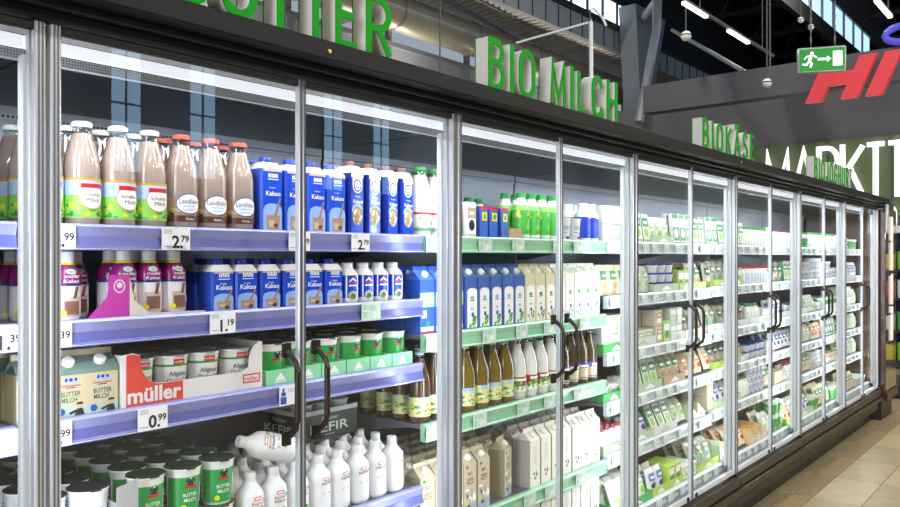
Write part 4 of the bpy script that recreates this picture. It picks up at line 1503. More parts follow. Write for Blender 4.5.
d.text(PL, 'KEFIR', d_ / 2, 0.036, 0.028, H('#c9d2cc', rough=0.5), 0.0008, w=0.150, bold=0.02)
d.text(PL, 'Frischer', d_ / 2, 0.066, 0.013, H('#c9d2cc', rough=0.5), 0.0008, w=0.07, slant=0.3)
zb = SH[1][3] + 0.177
put(Proto('carton_box', b.mesh('carton_box'), [('print', d.mesh('print'))], 'box'), 1.522, 0.33, zb, R(1), 'dark green open box lettered KEFIR standing on the white bottles', 'kefir box')
P_kcup = tub('kefir_cup', 0.036, 0.112, H('#e4e6ea', rough=0.3), H('#d8dade', rough=0.3), None, cat='cup')
for j in range(2):
    for i in range(3):
        put(P_kcup, 1.570 + i * 0.076, 0.385 + j * 0.080, zb + 0.004, 0, f'white cup in the dark green KEFIR box, {ORD[i]} from left, {ROWW[j]}', 'white cups in the kefir box')

# --- second cabinet
rowof(P_wmlk, 'glass bottle of white milk, green cap', 2, 0, 1.898, 0.084, 3, rows=2)


def box_pack(name, w, dd, h, col, decal=None, side=None, cat='packet', top=None, bev=0.003):
    b = MB()
    b.box(-w / 2, -dd / 2, 0, w / 2, dd / 2, h, side or col, bev)
    parts = []
    m = MB()
    P = flatP(-dd / 2)
    m.grid(P, -w / 2 + bev, bev, w / 2 - bev, h - bev, col, 0.0004)
    if decal:
        decal(m, P, w / 2, h)
    parts.append(('print', m.mesh('print')))
    return Proto(name, b.mesh(name), parts, cat, dd / 2)


def dec_redblue(d, P, w, h):
    d.grid(P, -w, h * 0.90, w, h, RED, 0.0007)
    d.grid(P, -w * 0.4, h * 0.55, w * 0.7, h * 0.82, YEL, 0.0007)
    d.ell(P, w * 0.15, h * 0.68, w * 0.3, h * 0.1, GRN, 0.0010, 8)


def dec_panel(c1, c2):
    def f(d, P, w, h):
        d.grid(P, -w * 0.8, h * 0.55, w * 0.8, h * 0.85, c1, 0.0007)
        d.ell(P, 0, h * 0.35, w * 0.6, h * 0.16, c2, 0.0007, 10)
        d.grid(P, -w * 0.5, h * 0.64, w * 0.5, h * 0.74, WHT, 0.0010)
        d.grid(P, -w * 0.8, h * 0.06, w * 0.8, h * 0.10, c1, 0.0007)
    return f


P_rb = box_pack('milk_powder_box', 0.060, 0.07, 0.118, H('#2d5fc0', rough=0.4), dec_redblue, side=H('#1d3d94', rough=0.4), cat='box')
P_whc = box_pack('milk_carton', 0.055, 0.07, 0.130, WHT, dec_panel(BEIG2, DARK), cat='box')
P_grb = pet_bottle('kefir_bottle', 0.036, 0.190, [(0.10, WHT), (0.62, H('#4fb84a', rough=0.35)), (0.74, H('#8fd06a', rough=0.35)), (0.8, WHT)], H('#2f9e4a', rough=0.4), None, caph=0.02, shoulder=0.62, capr=0.5)
P_grs = pet_bottle('kefir_bottle', 0.032, 0.170, [(0.66, H('#d8e6d4', rough=0.35)), (0.8, WHT)], H('#2f9e4a', rough=0.4), None, caph=0.02, shoulder=0.62, capr=0.5)


def dec_leafy(d, P, Rr, Hh):
    rnd = random.Random(21)
    for i in range(14):
        d.ell(P, rnd.uniform(-0.06, 0.06), Hh * rnd.uniform(0.15, 0.62), 0.008, 0.010, rnd.choice([LGRN, WHT, GRN, YEL]), 0.0008 + i * 1e-5, 8)


P_grb2 = pet_bottle('kefir_bottle', 0.036, 0.190, [(0.10, WHT), (0.62, H('#4fb84a', rough=0.35)), (0.74, H('#8fd06a', rough=0.35)), (0.8, WHT)], H('#2f9e4a', rough=0.4), dec_leafy, caph=0.02, shoulder=0.62, capr=0.5)
rowof(P_grs, 'small green-capped bottle behind boxes', 2, 0, 2.150, 0.075, 5, rows=1, y0=0.34)
rowof(P_whc, 'white carton box with dark print', 2, 0, 2.150, 0.058, 1, rows=1)
rowof(P_rb, 'blue and red carton box', 2, 0, 2.215, 0.066, 3, rows=1, jit=0.2)
put(tray(0.09, 0.06, 0.045, WHT), 2.245, 0.158 - 0.0, SH[2][0] + 0.0005, 0, 'small white tray before the blue and red boxes, top shelf', 'cardboard shelf trays') if False else None
put(tray(0.085, 0.16, 0.042, CARD, side=CARD), 2.412, 0.163, SH[2][0] + 0.0005, 0, 'brown cardboard tray between boxes and green bottles, second cabinet', 'cardboard shelf trays')
rowof(P_grb2, 'green leafy-printed bottle with green cap', 2, 0, 2.502, 0.0755, 4, rows=2)
P_cupw = tub('cream_cup', 0.042, 0.10, H('#e8ecf0', rough=0.35), H('#c8ccd4', rough=0.3), dec_whitetub, cat='cup')
rowof(P_cupw, 'white cup with blue print', 2, 0, 2.815, 0.086, 2, rows=2)
P_blb = pet_bottle('milk_drink_bottle', 0.036, 0.172, [(0.08, WHT), (0.64, H('#2a44b8', rough=0.3)), (0.70, WHT), (0.8, WHT)], WHT, dec_kefir('', '', False), caph=0.022, shoulder=0.66, capr=0.62)
rowof(P_blb, 'blue drink bottle with white cap', 2, 0, 2.990, 0.0745, 2, rows=2)

rowof(P_gband, 'blue milk carton with pale green bands', 2, 1, 1.900, 0.0765, 3, rows=3, jit=0.03)
rowof(P_blue, 'blue oat drink carton', 2, 1, 2.140, 0.0755, 5, rows=3, jit=0.03)
rowof(P_beige, 'beige oat drink carton', 2, 1, 2.520, 0.0745, 3, rows=3, jit=0.03)
rowof(P_whoat, 'white oat drink carton', 2, 1, 2.748, 0.0745, 5, rows=3, jit=0.03)
rowof(P_juiceb, 'brown juice bottle with pale blue cap', 2, 2, 1.896, 0.082, 2, rows=4, jit=0.3)
rowof(P_juice, 'yellow-green juice bottle', 2, 2, 2.062, 0.082, 5, rows=3, jit=0.3)
rowof(P_redf, 'white yoghurt drink bottle, red label', 2, 2, 2.474, 0.0815, 4, rows=2, jit=0.3)
rowof(P_brwn, 'brown drink bottle with blue band', 2, 2, 2.802, 0.0815, 4, rows=2, jit=0.3)
rowof(P_cow, 'beige milk carton with grey cow print', 2, 3, 1.900, 0.0775, 7, rows=5, jit=0.04, skip={(5, 0), (6, 0)})
o = put(P_cow, 2.495, 0.225, SH[2][3] + 0.0005, R(24), 'beige cow-print milk carton turned askew at the shelf front', 'beige milk carton with grey cow print on the fourth shelf of the second cabinet') if False else None
rowof(P_cow, 'beige cow-print milk carton turned askew', 2, 3, 2.378, 0.09, 1, rows=1, jit=0.0, rot=R(14), y0=0.184)
rowof(P_plain, 'plain white milk carton with black print', 2, 3, 2.55, 0.0825, 7, rows=5, jit=0.04)
rowof(P_cow, 'beige milk carton with white cap', 2, 4, 1.90, 0.0775, 8, rows=2, jit=0.04)
rowof(P_plain, 'white milk carton with grey seam', 2, 4, 2.55, 0.0815, 7, rows=3, jit=0.04)


# --- third to last cabinets: cheese, bags, tubs, trays
def pouch(name, w, h, t, col, decal=None, cat='bag', curl=0.3):
    """pillow bag standing on its lower seam"""
    nx, nz = 6, 7
    vs = []
    for s in (-1, 1):
        for j in range(nz + 1):
            for i in range(nx + 1):
                u, v = i / nx * 2 - 1, j / nz
                bulge = (1 - u * u) ** 0.5 * math.sin(PI * min(max(v, 0.02), 0.98)) ** 0.5
                ww = w / 2 * (1 - 0.10 * math.sin(PI * v))
                vs.append((u * ww, s * t / 2 * bulge + 0.0005 * s, v * h))
    q = (nx + 1) * (nz + 1)
    fs = []
    for j in range(nz):
        for i in range(nx):
            a = j * (nx + 1) + i
            fs.append((a, a + 1, a + nx + 2, a + nx + 1))
            fs.append((q + a + 1, q + a, q + a + nx + 1, q + a + nx + 2))
    b = MB().add(vs, fs, col)
    parts = []

    def P(u, v, e):
        uu = max(-1, min(1, u / (w / 2 * (1 - 0.10 * math.sin(PI * v / h)))))
        bulge = (1 - uu * uu) ** 0.5 * math.sin(PI * min(max(v / h, 0.02), 0.98)) ** 0.5
        return (u, -t / 2 * bulge - 0.0005 - e, v)
    if decal:
        m = MB()
        decal(m, P, w / 2, h)
        parts.append(('print', m.mesh('print')))
    return Proto(name, b.mesh(name), parts, cat, t / 2)


def pdec(c1, c2):
    def f(d, P, w, h):
        d.grid(P, -w * 0.7, h * 0.5, w * 0.7, h * 0.8, c1, 0.0012, 6, 4)
        d.ell(P, 0, h * 0.32, w * 0.55, h * 0.12, c2, 0.0014, 10)
        d.grid(P, -w * 0.5, h * 0.60, w * 0.5, h * 0.68, WHT, 0.0022, 4, 1)
    return f


def wedge(name, w, dd, h, col, rind, cat='cheese'):
    b = MB()
    b.prism([(-w / 2, 0), (w / 2, 0), (w / 2, h * 0.25), (-w / 2, h)], -dd / 2, dd / 2, col, mside=rind)
    m = MB()
    P = flatP(-dd / 2)
    m.grid(P, -w * 0.36, h * 0.10, w * 0.1, h * 0.36, WHT, 0.0006)
    m.ell(P, -w * 0.16, h * 0.24, w * 0.1, h * 0.1, RED, 0.0009, 8)
    return Proto(name, b.mesh(name), [('print', m.mesh('print'))], cat, dd / 2)


PALEG = H('#afc9a2', rough=0.45)
YGRN = H('#a9c85a', rough=0.45)
CREAMY = H('#cfc4a8', rough=0.45)
KRAFT = H('#b89f80', rough=0.6)
WH2 = H('#d9dad4', rough=0.4)
FILM = H('#a9aca0', rough=0.2, coat=0.5)
TEALG = H('#3c8c5c', rough=0.45)
K = {}
K['greenpack'] = box_pack('cheese_pack', 0.075, 0.05, 0.085, PALEG, dec_panel(WHT, WH2), side=WH2)
K['standpack'] = box_pack('cheese_pack', 0.085, 0.022, 0.150, WH2, dec_panel(TEALG, LGRN), side=TEALG)
K['greenboard'] = box_pack('cheese_pack', 0.080, 0.022, 0.165, TEALG, dec_panel(WHT, WHT), side=WH2)
K['whitebag'] = pouch('mozzarella_bag', 0.085, 0.135, 0.045, WH2, pdec(PALEG, LGRN))
K['beigebag'] = pouch('cheese_bag', 0.085, 0.145, 0.05, CREAMY, pdec(TEALG, KRAFT))
K['clearbag'] = pouch('grated_cheese_bag', 0.095, 0.150, 0.05, FILM, pdec(H('#6e7a4c', rough=0.4), TEALG))
K['darkbag'] = pouch('sliced_cheese_bag', 0.09, 0.14, 0.045, H('#8c8c78', rough=0.25, coat=0.5), pdec(DGRN, KRAFT))
K['bluebag'] = pouch('cheese_bag', 0.085, 0.125, 0.045, WH2, pdec(H('#5878b8', rough=0.4), NAVY))
K['orangebag'] = pouch('cheese_bag', 0.09, 0.13, 0.045, CREAMY, pdec(H('#d88a3c', rough=0.4), RED))
K['bluetub'] = tub('cream_cheese_tub', 0.046, 0.048, H('#e4e8ec', rough=0.35), H('#2a50b8', rough=0.3), None, rim=H('#2a50b8', rough=0.3))
K['whitetub'] = tub('cream_cheese_tub', 0.045, 0.070, WH2, WHT, dec_whitetub)
K['greentub'] = tub('quark_tub', 0.050, 0.095, H('#dfe9dc', rough=0.35), H('#cfdccc', rough=0.3), dec_greentub(False))
K['ygbox'] = box_pack('butter_box', 0.075, 0.07, 0.110, YGRN, dec_panel(WHT, TEALG), side=H('#a8cc50', rough=0.5), cat='box')
K['whitebox'] = box_pack('butter_box', 0.085, 0.08, 0.075, WH2, dec_panel(PALEG, BEIGE), side=WH2, cat='box')
K['creambox'] = box_pack('cheese_box', 0.080, 0.08, 0.085, CREAMY, dec_panel(KRAFT, WHT), side=H('#d0c6ac', rough=0.5), cat='box')
K['wedge'] = wedge('cheese_wedge', 0.11, 0.05, 0.10, CREAMY, H('#d9b878', rough=0.4))
K['wedgew'] = wedge('cheese_wedge', 0.11, 0.05, 0.09, WH2, H('#c4d4ac', rough=0.4))
K['smallbottle'] = pet_bottle('drink_bottle', 0.027, 0.120, [(0.1, WHT), (0.6, H('#cfe0ee', rough=0.3)), (0.8, WHT)], H('#b03848', rough=0.4), None, caph=0.016, shoulder=0.66, seg=12)
K['greenbottle'] = pet_bottle('drink_bottle', 0.028, 0.130, [(0.1, WHT), (0.6, H('#e6ece0', rough=0.3)), (0.8, WHT)], H('#3e9a48', rough=0.4), None, caph=0.016, shoulder=0.66, seg=12)
K['purplebottle'] = pet_bottle('drink_bottle', 0.028, 0.130, [(0.1, WHT), (0.6, H('#e9e2e6', rough=0.3)), (0.8, WHT)], H('#6b2440', rough=0.4), dec_kefir('', '', False), caph=0.016, shoulder=0.66, seg=12)
K['blueyog'] = tub('yoghurt_tub', 0.038, 0.085, H('#dfe6f2', rough=0.35), H('#8fa0c0', rough=0.3, metal=0.3), dec_whitetub, seg=14)
DESC = {'greenpack': 'pale green cheese pack', 'standpack': 'upright white-and-green pack', 'greenboard': 'dark green upright pack', 'whitebag': 'white mozzarella bag',
        'beigebag': 'cream-coloured cheese bag', 'clearbag': 'clear grated cheese bag', 'darkbag': 'dark olive cheese bag', 'bluebag': 'blue-and-white cheese bag', 'orangebag': 'orange-banded cheese bag',
        'bluetub': 'low blue-lidded tub', 'whitetub': 'small white tub', 'greentub': 'green-and-white quark tub', 'ygbox': 'yellow-green box', 'whitebox': 'white pale-panelled box',
        'creambox': 'cream and brown box', 'wedge': 'yellow-rinded cheese wedge', 'wedgew': 'white cheese wedge', 'smallbottle': 'red-capped small bottle', 'greenbottle': 'green-capped white bottle',
        'purplebottle': 'plum-capped white bottle', 'blueyog': 'pale blue yoghurt tub'}
HW = {'greenpack': 0.080, 'standpack': 0.09, 'greenboard': 0.085, 'whitebag': 0.085, 'beigebag': 0.087, 'clearbag': 0.096, 'darkbag': 0.092, 'bluebag': 0.087, 'orangebag': 0.092, 'bluetub': 0.096,
      'whitetub': 0.094, 'greentub': 0.103, 'ygbox': 0.079, 'whitebox': 0.089, 'creambox': 0.085, 'wedge': 0.113, 'wedgew': 0.113, 'smallbottle': 0.057, 'greenbottle': 0.059, 'purplebottle': 0.059, 'blueyog': 0.079}
HH = {'greenpack': 0.085, 'bluetub': 0.048, 'whitetub': 0.070, 'whitebox': 0.075, 'creambox': 0.085, 'greentub': 0.095, 'blueyog': 0.085}

TR = {'pale': PALEG, 'yg': YGRN, 'white': WH2, 'kraft': KRAFT, 'green': H('#4aa85c', rough=0.5)}
# (kind, count, rows, stack levels, tray colour or None, lean in degrees)
PLAN = {
    (3, 0): [('greenpack', 3, 2, 2, None, 0), ('standpack', 2, 3, 1, None, -8), ('whitebag', 3, 2, 1, 'pale', -10), ('greenboard', 3, 2, 1, None, -6), ('standpack', 2, 3, 1, None, -6)],
    (3, 1): [('beigebag', 3, 2, 1, None, -6), ('whitebag', 2, 2, 1, None, -10), ('bluetub', 3, 2, 3, 'pale', 0), ('ygbox', 2, 2, 1, 'yg', 0), ('beigebag', 2, 3, 1, 'yg', -12)],
    (3, 2): [('greenpack', 3, 2, 2, 'green', 0), ('whitebox', 2, 2, 1, 'white', 0), ('creambox', 1, 2, 2, None, 0), ('ygbox', 1, 2, 1, None, 0), ('greenpack', 2, 2, 2, 'white', 0), ('darkbag', 3, 2, 1, 'white', -14)],
    (3, 3): [('whitetub', 2, 2, 1, 'green', 0), ('greenpack', 1, 2, 1, 'yg', 0), ('standpack', 3, 3, 1, 'pale', -14), ('beigebag', 3, 3, 1, 'kraft', -14), ('orangebag', 3, 2, 1, None, -22)],
    (3, 4): [('smallbottle', 3, 2, 1, 'pale', 0), ('bluebag', 3, 2, 1, 'pale', -24), ('standpack', 3, 2, 1, 'white', -24), ('whitebag', 2, 3, 1, None, -28), ('wedgew', 2, 2, 1, None, 0)],
    (3, 5): [('whitebag', 4, 3, 1, 'green', -20), ('bluebag', 2, 2, 1, 'yg', -10), ('ygbox', 2, 2, 1, 'yg', 0), ('whitebox', 2, 2, 1, None, 0), ('clearbag', 3, 3, 1, 'yg', -25)],
    (4, 0): [('greenboard', 2, 2, 1, None, -6), ('standpack', 4, 3, 1, None, -8), ('greenbottle', 8, 2, 1, None, 0), ('whitebag', 1, 1, 1, None, -6)],
    (4, 1): [('darkbag', 1, 2, 1, None, -8), ('clearbag', 3, 3, 1, 'yg', -12), ('ygbox', 2, 2, 1, 'yg', 0), ('smallbottle', 8, 3, 1, None, 0), ('whitetub', 1, 2, 1, None, 0)],
    (4, 2): [('clearbag', 2, 2, 1, 'white', -14), ('darkbag', 4, 3, 1, 'white', -16), ('greenbottle', 4, 2, 1, 'white', 0), ('greenpack', 3, 2, 1, None, 0)],
    (4, 3): [('orangebag', 1, 2, 1, None, -20), ('darkbag', 3, 3, 1, 'yg', -24), ('beigebag', 2, 2, 1, 'pale', -20), ('bluetub', 3, 2, 2, None, 0), ('greenpack', 2, 2, 1, None, 0)],
    (4, 4): [('creambox', 1, 2, 2, None, 0), ('bluebag', 4, 3, 1, 'pale', -22), ('greenbottle', 3, 2, 1, None, 0), ('blueyog', 3, 2, 2, None, 0), ('beigebag', 2, 2, 1, None, -14)],
    (4, 5): [('wedgew', 2, 3, 1, None, 0), ('orangebag', 2, 3, 1, None, -35), ('wedge', 3, 3, 1, None, 0), ('whitebag', 1, 2, 1, None, -25), ('greentub', 2, 2, 2, None, 0)],
    (5, 0): [('purplebottle', 9, 3, 1, None, 0), ('greentub', 2, 2, 1, None, 0), ('greenbottle', 6, 2, 1, None, 0)],
    (5, 1): [('darkbag', 2, 2, 1, None, -8), ('standpack', 3, 3, 1, None, -6), ('whitetub', 3, 2, 2, None, 0), ('blueyog', 4, 2, 2, None, 0)],
    (5, 2): [('bluebag', 3, 2, 1, 'white', -10), ('blueyog', 4, 2, 1, 'white', 0), ('whitebag', 3, 2, 1, None, -10), ('whitetub', 2, 2, 1, None, 0)],
    (5, 3): [('bluebag', 5, 3, 1, None, -20), ('whitebag', 3, 2, 1, None, -12), ('orangebag', 3, 2, 1, None, -10)],
    (5, 4): [('creambox', 3, 2, 1, None, 0), ('smallbottle', 6, 2, 1, None, 0), ('beigebag', 3, 2, 1, None, -15), ('whitetub', 2, 2, 2, None, 0)],
    (5, 5): [('orangebag', 2, 2, 1, 'yg', -20), ('bluebag', 4, 2, 1, 'pale', -20), ('greentub', 2, 2, 1, None, 0), ('beigebag', 3, 2, 1, None, -20)],
    (6, 0): [('greenbottle', 8, 2, 1, None, 0), ('bluebag', 4, 2, 1, None, -6), ('greentub', 3, 2, 1, None, 0)],
    (6, 1): [('whitetub', 3, 2, 2, None, 0), ('blueyog', 6, 2, 1, None, 0), ('bluebag', 4, 2, 1, None, -8)],
    (6, 2): [('greentub', 4, 2, 1, 'white', 0), ('greenpack', 4, 2, 2, None, 0), ('whitebag', 3, 2, 1, None, -10)],
    (6, 3): [('greenboard', 5, 2, 1, None, -10), ('greentub', 3, 2, 1, None, 0), ('whitebag', 4, 2, 1, None, -10)],
    (6, 4): [('creambox', 4, 2, 1, None, 0), ('beigebag', 4, 2, 1, None, -12), ('whitebag', 4, 2, 1, None, -10)],
    (6, 5): [('greentub', 4, 2, 1, None, 0), ('beigebag', 4, 2, 1, None, -12), ('whitetub', 4, 2, 1, None, 0)],
}
TRAYC = {}
for (bay, sh), segs in PLAN.items():
    room = UNIT - 0.03
    segs = [list(q) for q in segs]
    for turn in range(20):
        q = segs[(turn * 2 + 1) % len(segs)]
        if sum(HW[g[0]] * g[1] + (0.018 if g[4] else 0) for g in segs) + HW[q[0]] < room and q[1] < 12:
            q[1] += 1
    total = sum(HW[k] * n + (0.018 if t else 0) for k, n, r_, l_, t, a in segs)
    gap = max(0.0, (room - total) / (len(segs) - 1))
    sq = min(1.0, room / total)
    x = EDGE[bay] + 0.012
    sn, bn = shelf_names(bay)[sh], BAYNAME[bay]
    seen = {}
    for (k, n, rows, lev, t, lean) in segs:
        wseg = HW[k] * n * (1.0 if sq >= 1 else sq) + (0.018 if t else 0)
        n_ = n
        if sq < 1:
            n_ = max(1, int((wseg - (0.018 if t else 0)) / HW[k]))
        pr = K[k]
        zz = SH[bay][sh] + 0.0005
        xs = x
        y0 = front_y(bay, sh) + 0.026
        dsc = DESC[k]
        seen[k] = seen.get(k, 0) + 1
        extra = '' if seen[k] == 1 else 'second-block '
        if t:
            wt = HW[k] * n_ + 0.016
            key = (round(wt, 3), t)
            if key not in TRAYC:
                TRAYC[key] = tray(wt, 0.20 if rows < 3 else 0.28, 0.042, TR[t], hole=None, deco=WHT if t != 'white' else PALEG)
            put(TRAYC[key], xs, front_y(bay, sh) + 0.023, zz, 0, f'{t if t not in ("yg", "pale") else {"yg": "yellow-green", "pale": "pale green"}[t]} tray of {extra}{k_ if (k_ := dsc.split(",")[0]) else ""}s, {sn}, {bn}', 'cardboard shelf trays')
            xs += 0.008
            y0 += 0.006
            zz += 0.0025
        th = pr.r * 2
        ang = R(lean)
        hgt = 0.14
        off = 0.0
        if lean:
            th = pr.r * 2 / math.cos(ang) + 0.006
        for j in range(rows):
            for l in range(lev):
                for i in range(n_):
                    lab = f'{dsc}, {extra}{ORD[i] + " from left" if n_ > 1 else "one column"}, {"upper " if l == 1 else ("topmost " if l == 2 else "")}{ROWW[j]}, {sn}, {bn}'
                    yy = y0 + pr.r + j * (th + 0.004) + random.uniform(0, 0.003)
                    rx = ang
                    zadd = pr.r * abs(math.sin(ang)) if lean else 0
                    put(pr, xs + HW[k] * (i + 0.5), yy, zz + l * (HH.get(k, 0.1) + 0.001) + zadd,
                        random.uniform(-0.05, 0.05), lab, f'{dsc} on the {sn} of the {bn}', rx=rx if lean else 0)
        x = x + wseg + gap if sq >= 1 else x + HW[k] * n_ + (0.018 if t else 0) + 0.002

# ------------------------------------------------------------------ the hall above and behind
WALLG = mat('#68676a', 0.6, scale=1.5)
PANELG = mat('#989ca3', 0.5, scale=1.2)
DECK = mat('#b4afa4', 0.5, 0.2, scale=2)
DARKR = mat('#14161a', 0.7, scale=1)
BEAM = mat('#5b5a60', 0.55, scale=1.5)
OLIVE = mat('#5d6a48', 0.6, scale=2, noise=0.08)
SKYP = mat('#dfeeff', 0.5, emit=2.2, noise=0)
SKYP3 = mat('#9cc6ea', 0.5, emit=6.0, noise=0)
SKYP2 = mat('#a6c8ea', 0.5, emit=1.6, noise=0)

# long side wall, side-aisle deck and clerestory, parallel to the cabinets
struct('wall_back', MB().box(-12, 8.0, -0.2, 30, 8.3, 5.40, WALLG).mesh('wall_back'), 'grey long side wall of the hall behind the cabinets')
sd = MB().box(-12, 6.5, 6.14, 30, 8.3, 6.22, DARKR)
deck = struct('trim_2', sd.mesh('aisle_deck'), 'corrugated metal deck over the side aisle')
rib = MB().prism([(0, 0), (0.07, 0), (0.10, 0.06), (-0.03, 0.06)], 6.5, 8.0, DECK).mesh('rib')
nrib = MB()
for i in range(130):
    xx = 2 + i * 0.20
    nrib.prism([(xx, 0), (xx + 0.08, 0), (xx + 0.12, 0.06), (xx - 0.04, 0.06)], 6.52, 8.0, DECK)
ro = link('deck_rib', nrib.mesh('deck_rib'), deck, (0, 0, 6.08))
ro['kind'] = 'stuff'
# slim side-wall panels with posts
for i in range(12):
    p = boxm('wall_panel', 3 + i * 2.2, 7.95, 4.35, 3 + i * 2.2 + 2.12, 8.0, 5.30, PANELG, 0.01)
    p['kind'] = 'structure'
    p.name = f'trim_{i + 10}'
    q = boxm('panel_post', 3 + i * 2.2 + 2.12, 7.90, 4.2, 3 + i * 2.2 + 2.2, 8.0, 6.1, STEEL, 0.0)
    q.parent = p
rl = struct('trim_3', MB().box(-12, 7.88, 5.28, 30, 7.99, 5.36, STEEL).mesh('rail'), 'steel rail along the top of the wall panels')

# clerestory beam and windows
struct('trim_4', MB().box(-12, 6.42, 6.05, 30, 6.52, 6.52, PANELG).mesh('beam'), 'grey clerestory beam above the side aisle')
seam = MB()
for i in range(60):
    q = boxm('beam_stiffener', 1 + i * 0.45, 6.405, 6.06, 1.02 + i * 0.45, 6.42, 6.52, STEEL_D)
    q.parent = bpy.data.objects['trim_4']
struct('trim_5', MB().box(-12, 6.40, 6.50, 30, 6.50, 6.58, STEEL_D).mesh('sill'), 'dark sill below the clerestory windows')
wn = 1
for i in range(9):
    x0 = 12.55 + i * 0.64
    if i >= 5:
        break
    fr = struct(f'window_{wn}', MB().box(x0, 6.42, 6.58, x0 + 0.64, 6.50, 6.66, STEEL_D).box(x0, 6.42, 6.66, x0 + 0.06, 6.50, 7.12, STEEL_D).box(x0, 6.42, 7.12, x0 + 0.64, 6.50, 7.18, STEEL_D).mesh('window'), None)
    link('pane', MB().box(x0 + 0.06, 6.455, 6.66, x0 + 0.64, 6.459, 7.12, SKYP).mesh('pane'), fr)
    wn += 1
struct('wall_upper', MB().box(-12, 6.46, 6.52, 30, 6.6, 9.2, DARKR).mesh('wall_upper'), 'dark upper wall above the clerestory')
struct('ceiling', MB().box(-12, -20.2, 9.0, 30, 8.3, 9.3, DARKR).mesh('ceiling'), 'dark roof of the hall')
# right-hand roof light band
for i in range(13):
    x0 = 10.5 + i * 0.95
    fr = struct(f'window_{wn}', MB().box(x0, 3.0, 6.75, x0 + 0.06, 3.08, 7.45, STEEL).mesh('window'), None)
    link('pane', MB().box(x0 + 0.06, 3.03, 6.80, x0 + 0.90, 3.05, 7.40, SKYP2).mesh('pane'), fr)
    wn += 1
struct('trim_6', MB().box(9, 2.98, 7.40, 26, 3.10, 8.95, BEAM).mesh('lantern'), 'steel band above the roof-light windows')
struct('trim_7', MB().box(9, 2.98, 6.45, 26, 3.10, 6.78, STEEL_D).mesh('lantern_sill'), 'steel sill below the roof-light windows')

def ray_(px, py, t):
    u, v = (px - 450) / 762, (257 - py) / 762
    ca, sa = math.cos(YAW), math.sin(YAW)
    return (t * (ca + u * sa), -1.574 + t * (sa - u * ca), 1.56 + v * t)


# duct
dct = MB()
dct.tube([(-6, 7.3, 5.62), (8, 7.3, 5.62), (22, 7.3, 5.62)], 0.30, mat('#a9a290', 0.35, 0.6, scale=3, noise=0.1), 20)
o = link('air_duct', dct.mesh('air_duct'))
tag(o, 'large round metal air duct running under the aisle deck', 'duct')
for i in range(9):
    r_ = link('duct_collar', MB().tube([(3.0 + i * 2.0, 7.3, 5.62), (3.06 + i * 2.0, 7.3, 5.62)], 0.315, mat('#8c867a', 0.4, 0.6), 20).mesh('duct_collar'), o)

for i, lx in enumerate((5.5, 9.5, 13.5)):  # unseen housings, added only to go with the deck fill lights
    o = link('wall_lamp', MB().box(lx - 0.65, 7.40, 4.2, lx + 0.65, 7.95, 4.30, STEEL_D, 0.01).mesh('wall_lamp'))
    tag(o, f'long dark uplight on the side wall behind the cabinets, {ORD[i]} along it', 'lamp', 'uplights on the side wall')

# diagonal roof bracing
BR = [((6.5, 6.3, 6.05), (13.0, 6.9, 6.10)), ((9, 6.8, 6.0), (15, 7.8, 6.0))]
for i, (a, c) in enumerate(BR):
    o = link('brace_rod', MB().tube([a, c], 0.035, STEEL, 6).mesh('brace_rod'))
    tag(o, ['slim steel rod along the clerestory beam', 'diagonal steel rod below the corrugated deck'][i], 'brace')
a_, b_ = ray_(672, 30, 14.5), ray_(745, 72, 12)
o = link('brace_rod', MB().tube([a_, b_], 0.035, STEEL, 6).mesh('brace_rod'))
tag(o, 'long thin diagonal rod falling from the grey column towards the bulkhead', 'brace')
# column with haunch at the far end of the side aisle
cx, cy = 15.6, 6.1
cm = MB()
cm.box(cx - 0.35, cy - 0.15, 0, cx + 0.35, cy + 0.25, 5.2, STEEL, 0.01)
cm.prism([(cx - 0.35, 5.2), (cx + 0.35, 5.2), (cx + 0.95, 7.0), (cx - 0.55, 7.0)], cy - 0.15, cy + 0.25, STEEL)
o = link('steel_column', cm.mesh('steel_column'))
tag(o, 'broad grey steel column with flared head beside the clerestory', 'column')
link('strut', MB().tube([(13.3, 5.0, 4.1), (14.06, 5.0, 6.06), (14.3, 5.1, 6.7), (15.6, 6.1, 6.75)], 0.09, mat('#9aa0a6', 0.4, 0.3), 8).mesh('strut'), o)
# roof trusses across the nave
for i in range(7):
    xx = 9.5 + i * 2.6
    t = MB()
    t.box(xx, -14, 8.62, xx + 0.14, 6.4, 8.76, STEEL_D)
    t.box(xx, -14, 7.85, xx + 0.10, 6.4, 7.95, STEEL_D)
    for j in range(20):
        y = -13 + j
        t.tube([(xx + 0.05, y, 7.9), (xx + 0.05, y + 0.5, 8.7), (xx + 0.05, y + 1, 7.9)], 0.03, STEEL_D, 4)
    o = link('roof_truss', t.mesh('roof_truss'))
    tag(o, f'dark steel roof truss spanning the hall, {ORD[i]} beyond the sign', 'truss', 'roof trusses across the hall')

# bulkhead beam across the aisle, with the red sign
bk = struct('trim_8', MB().box(11.0, -3.0, 3.80, 11.25, 3.8, 4.22, BEAM).mesh('bulkhead'), 'wide grey bulkhead beam crossing above the aisle')
struct('trim_9', MB().box(11.25, -3.0, 3.92, 11.7, 3.8, 4.15, DARKR).mesh('bulkhead_back'), 'dark recess behind the bulkhead beam')  # solid dark slab in place of the shadow behind the beam
# market wall beyond
mw = struct('wall_right', MB().box(14.0, -6, 0, 14.3, 8.0, 4.5, WALLG).mesh('wall_right'), 'grey cross wall with a green sign band at the far end')
sb = link('sign_band', MB().box(13.9, -6, 2.2, 14.0, 3.35, 3.52, OLIVE, 0.01).mesh('sign_band'), mw)
for i in range(5):
    link('band_seam', MB().box(13.885, -1.0 + i * 0.95, 2.2, 13.9, -0.98 + i * 0.95, 3.52, mat('#4b573a', 0.6)).mesh('band_seam'), mw)
WHL = mat('#ffffff', 0.4, emit=0.9, noise=0)


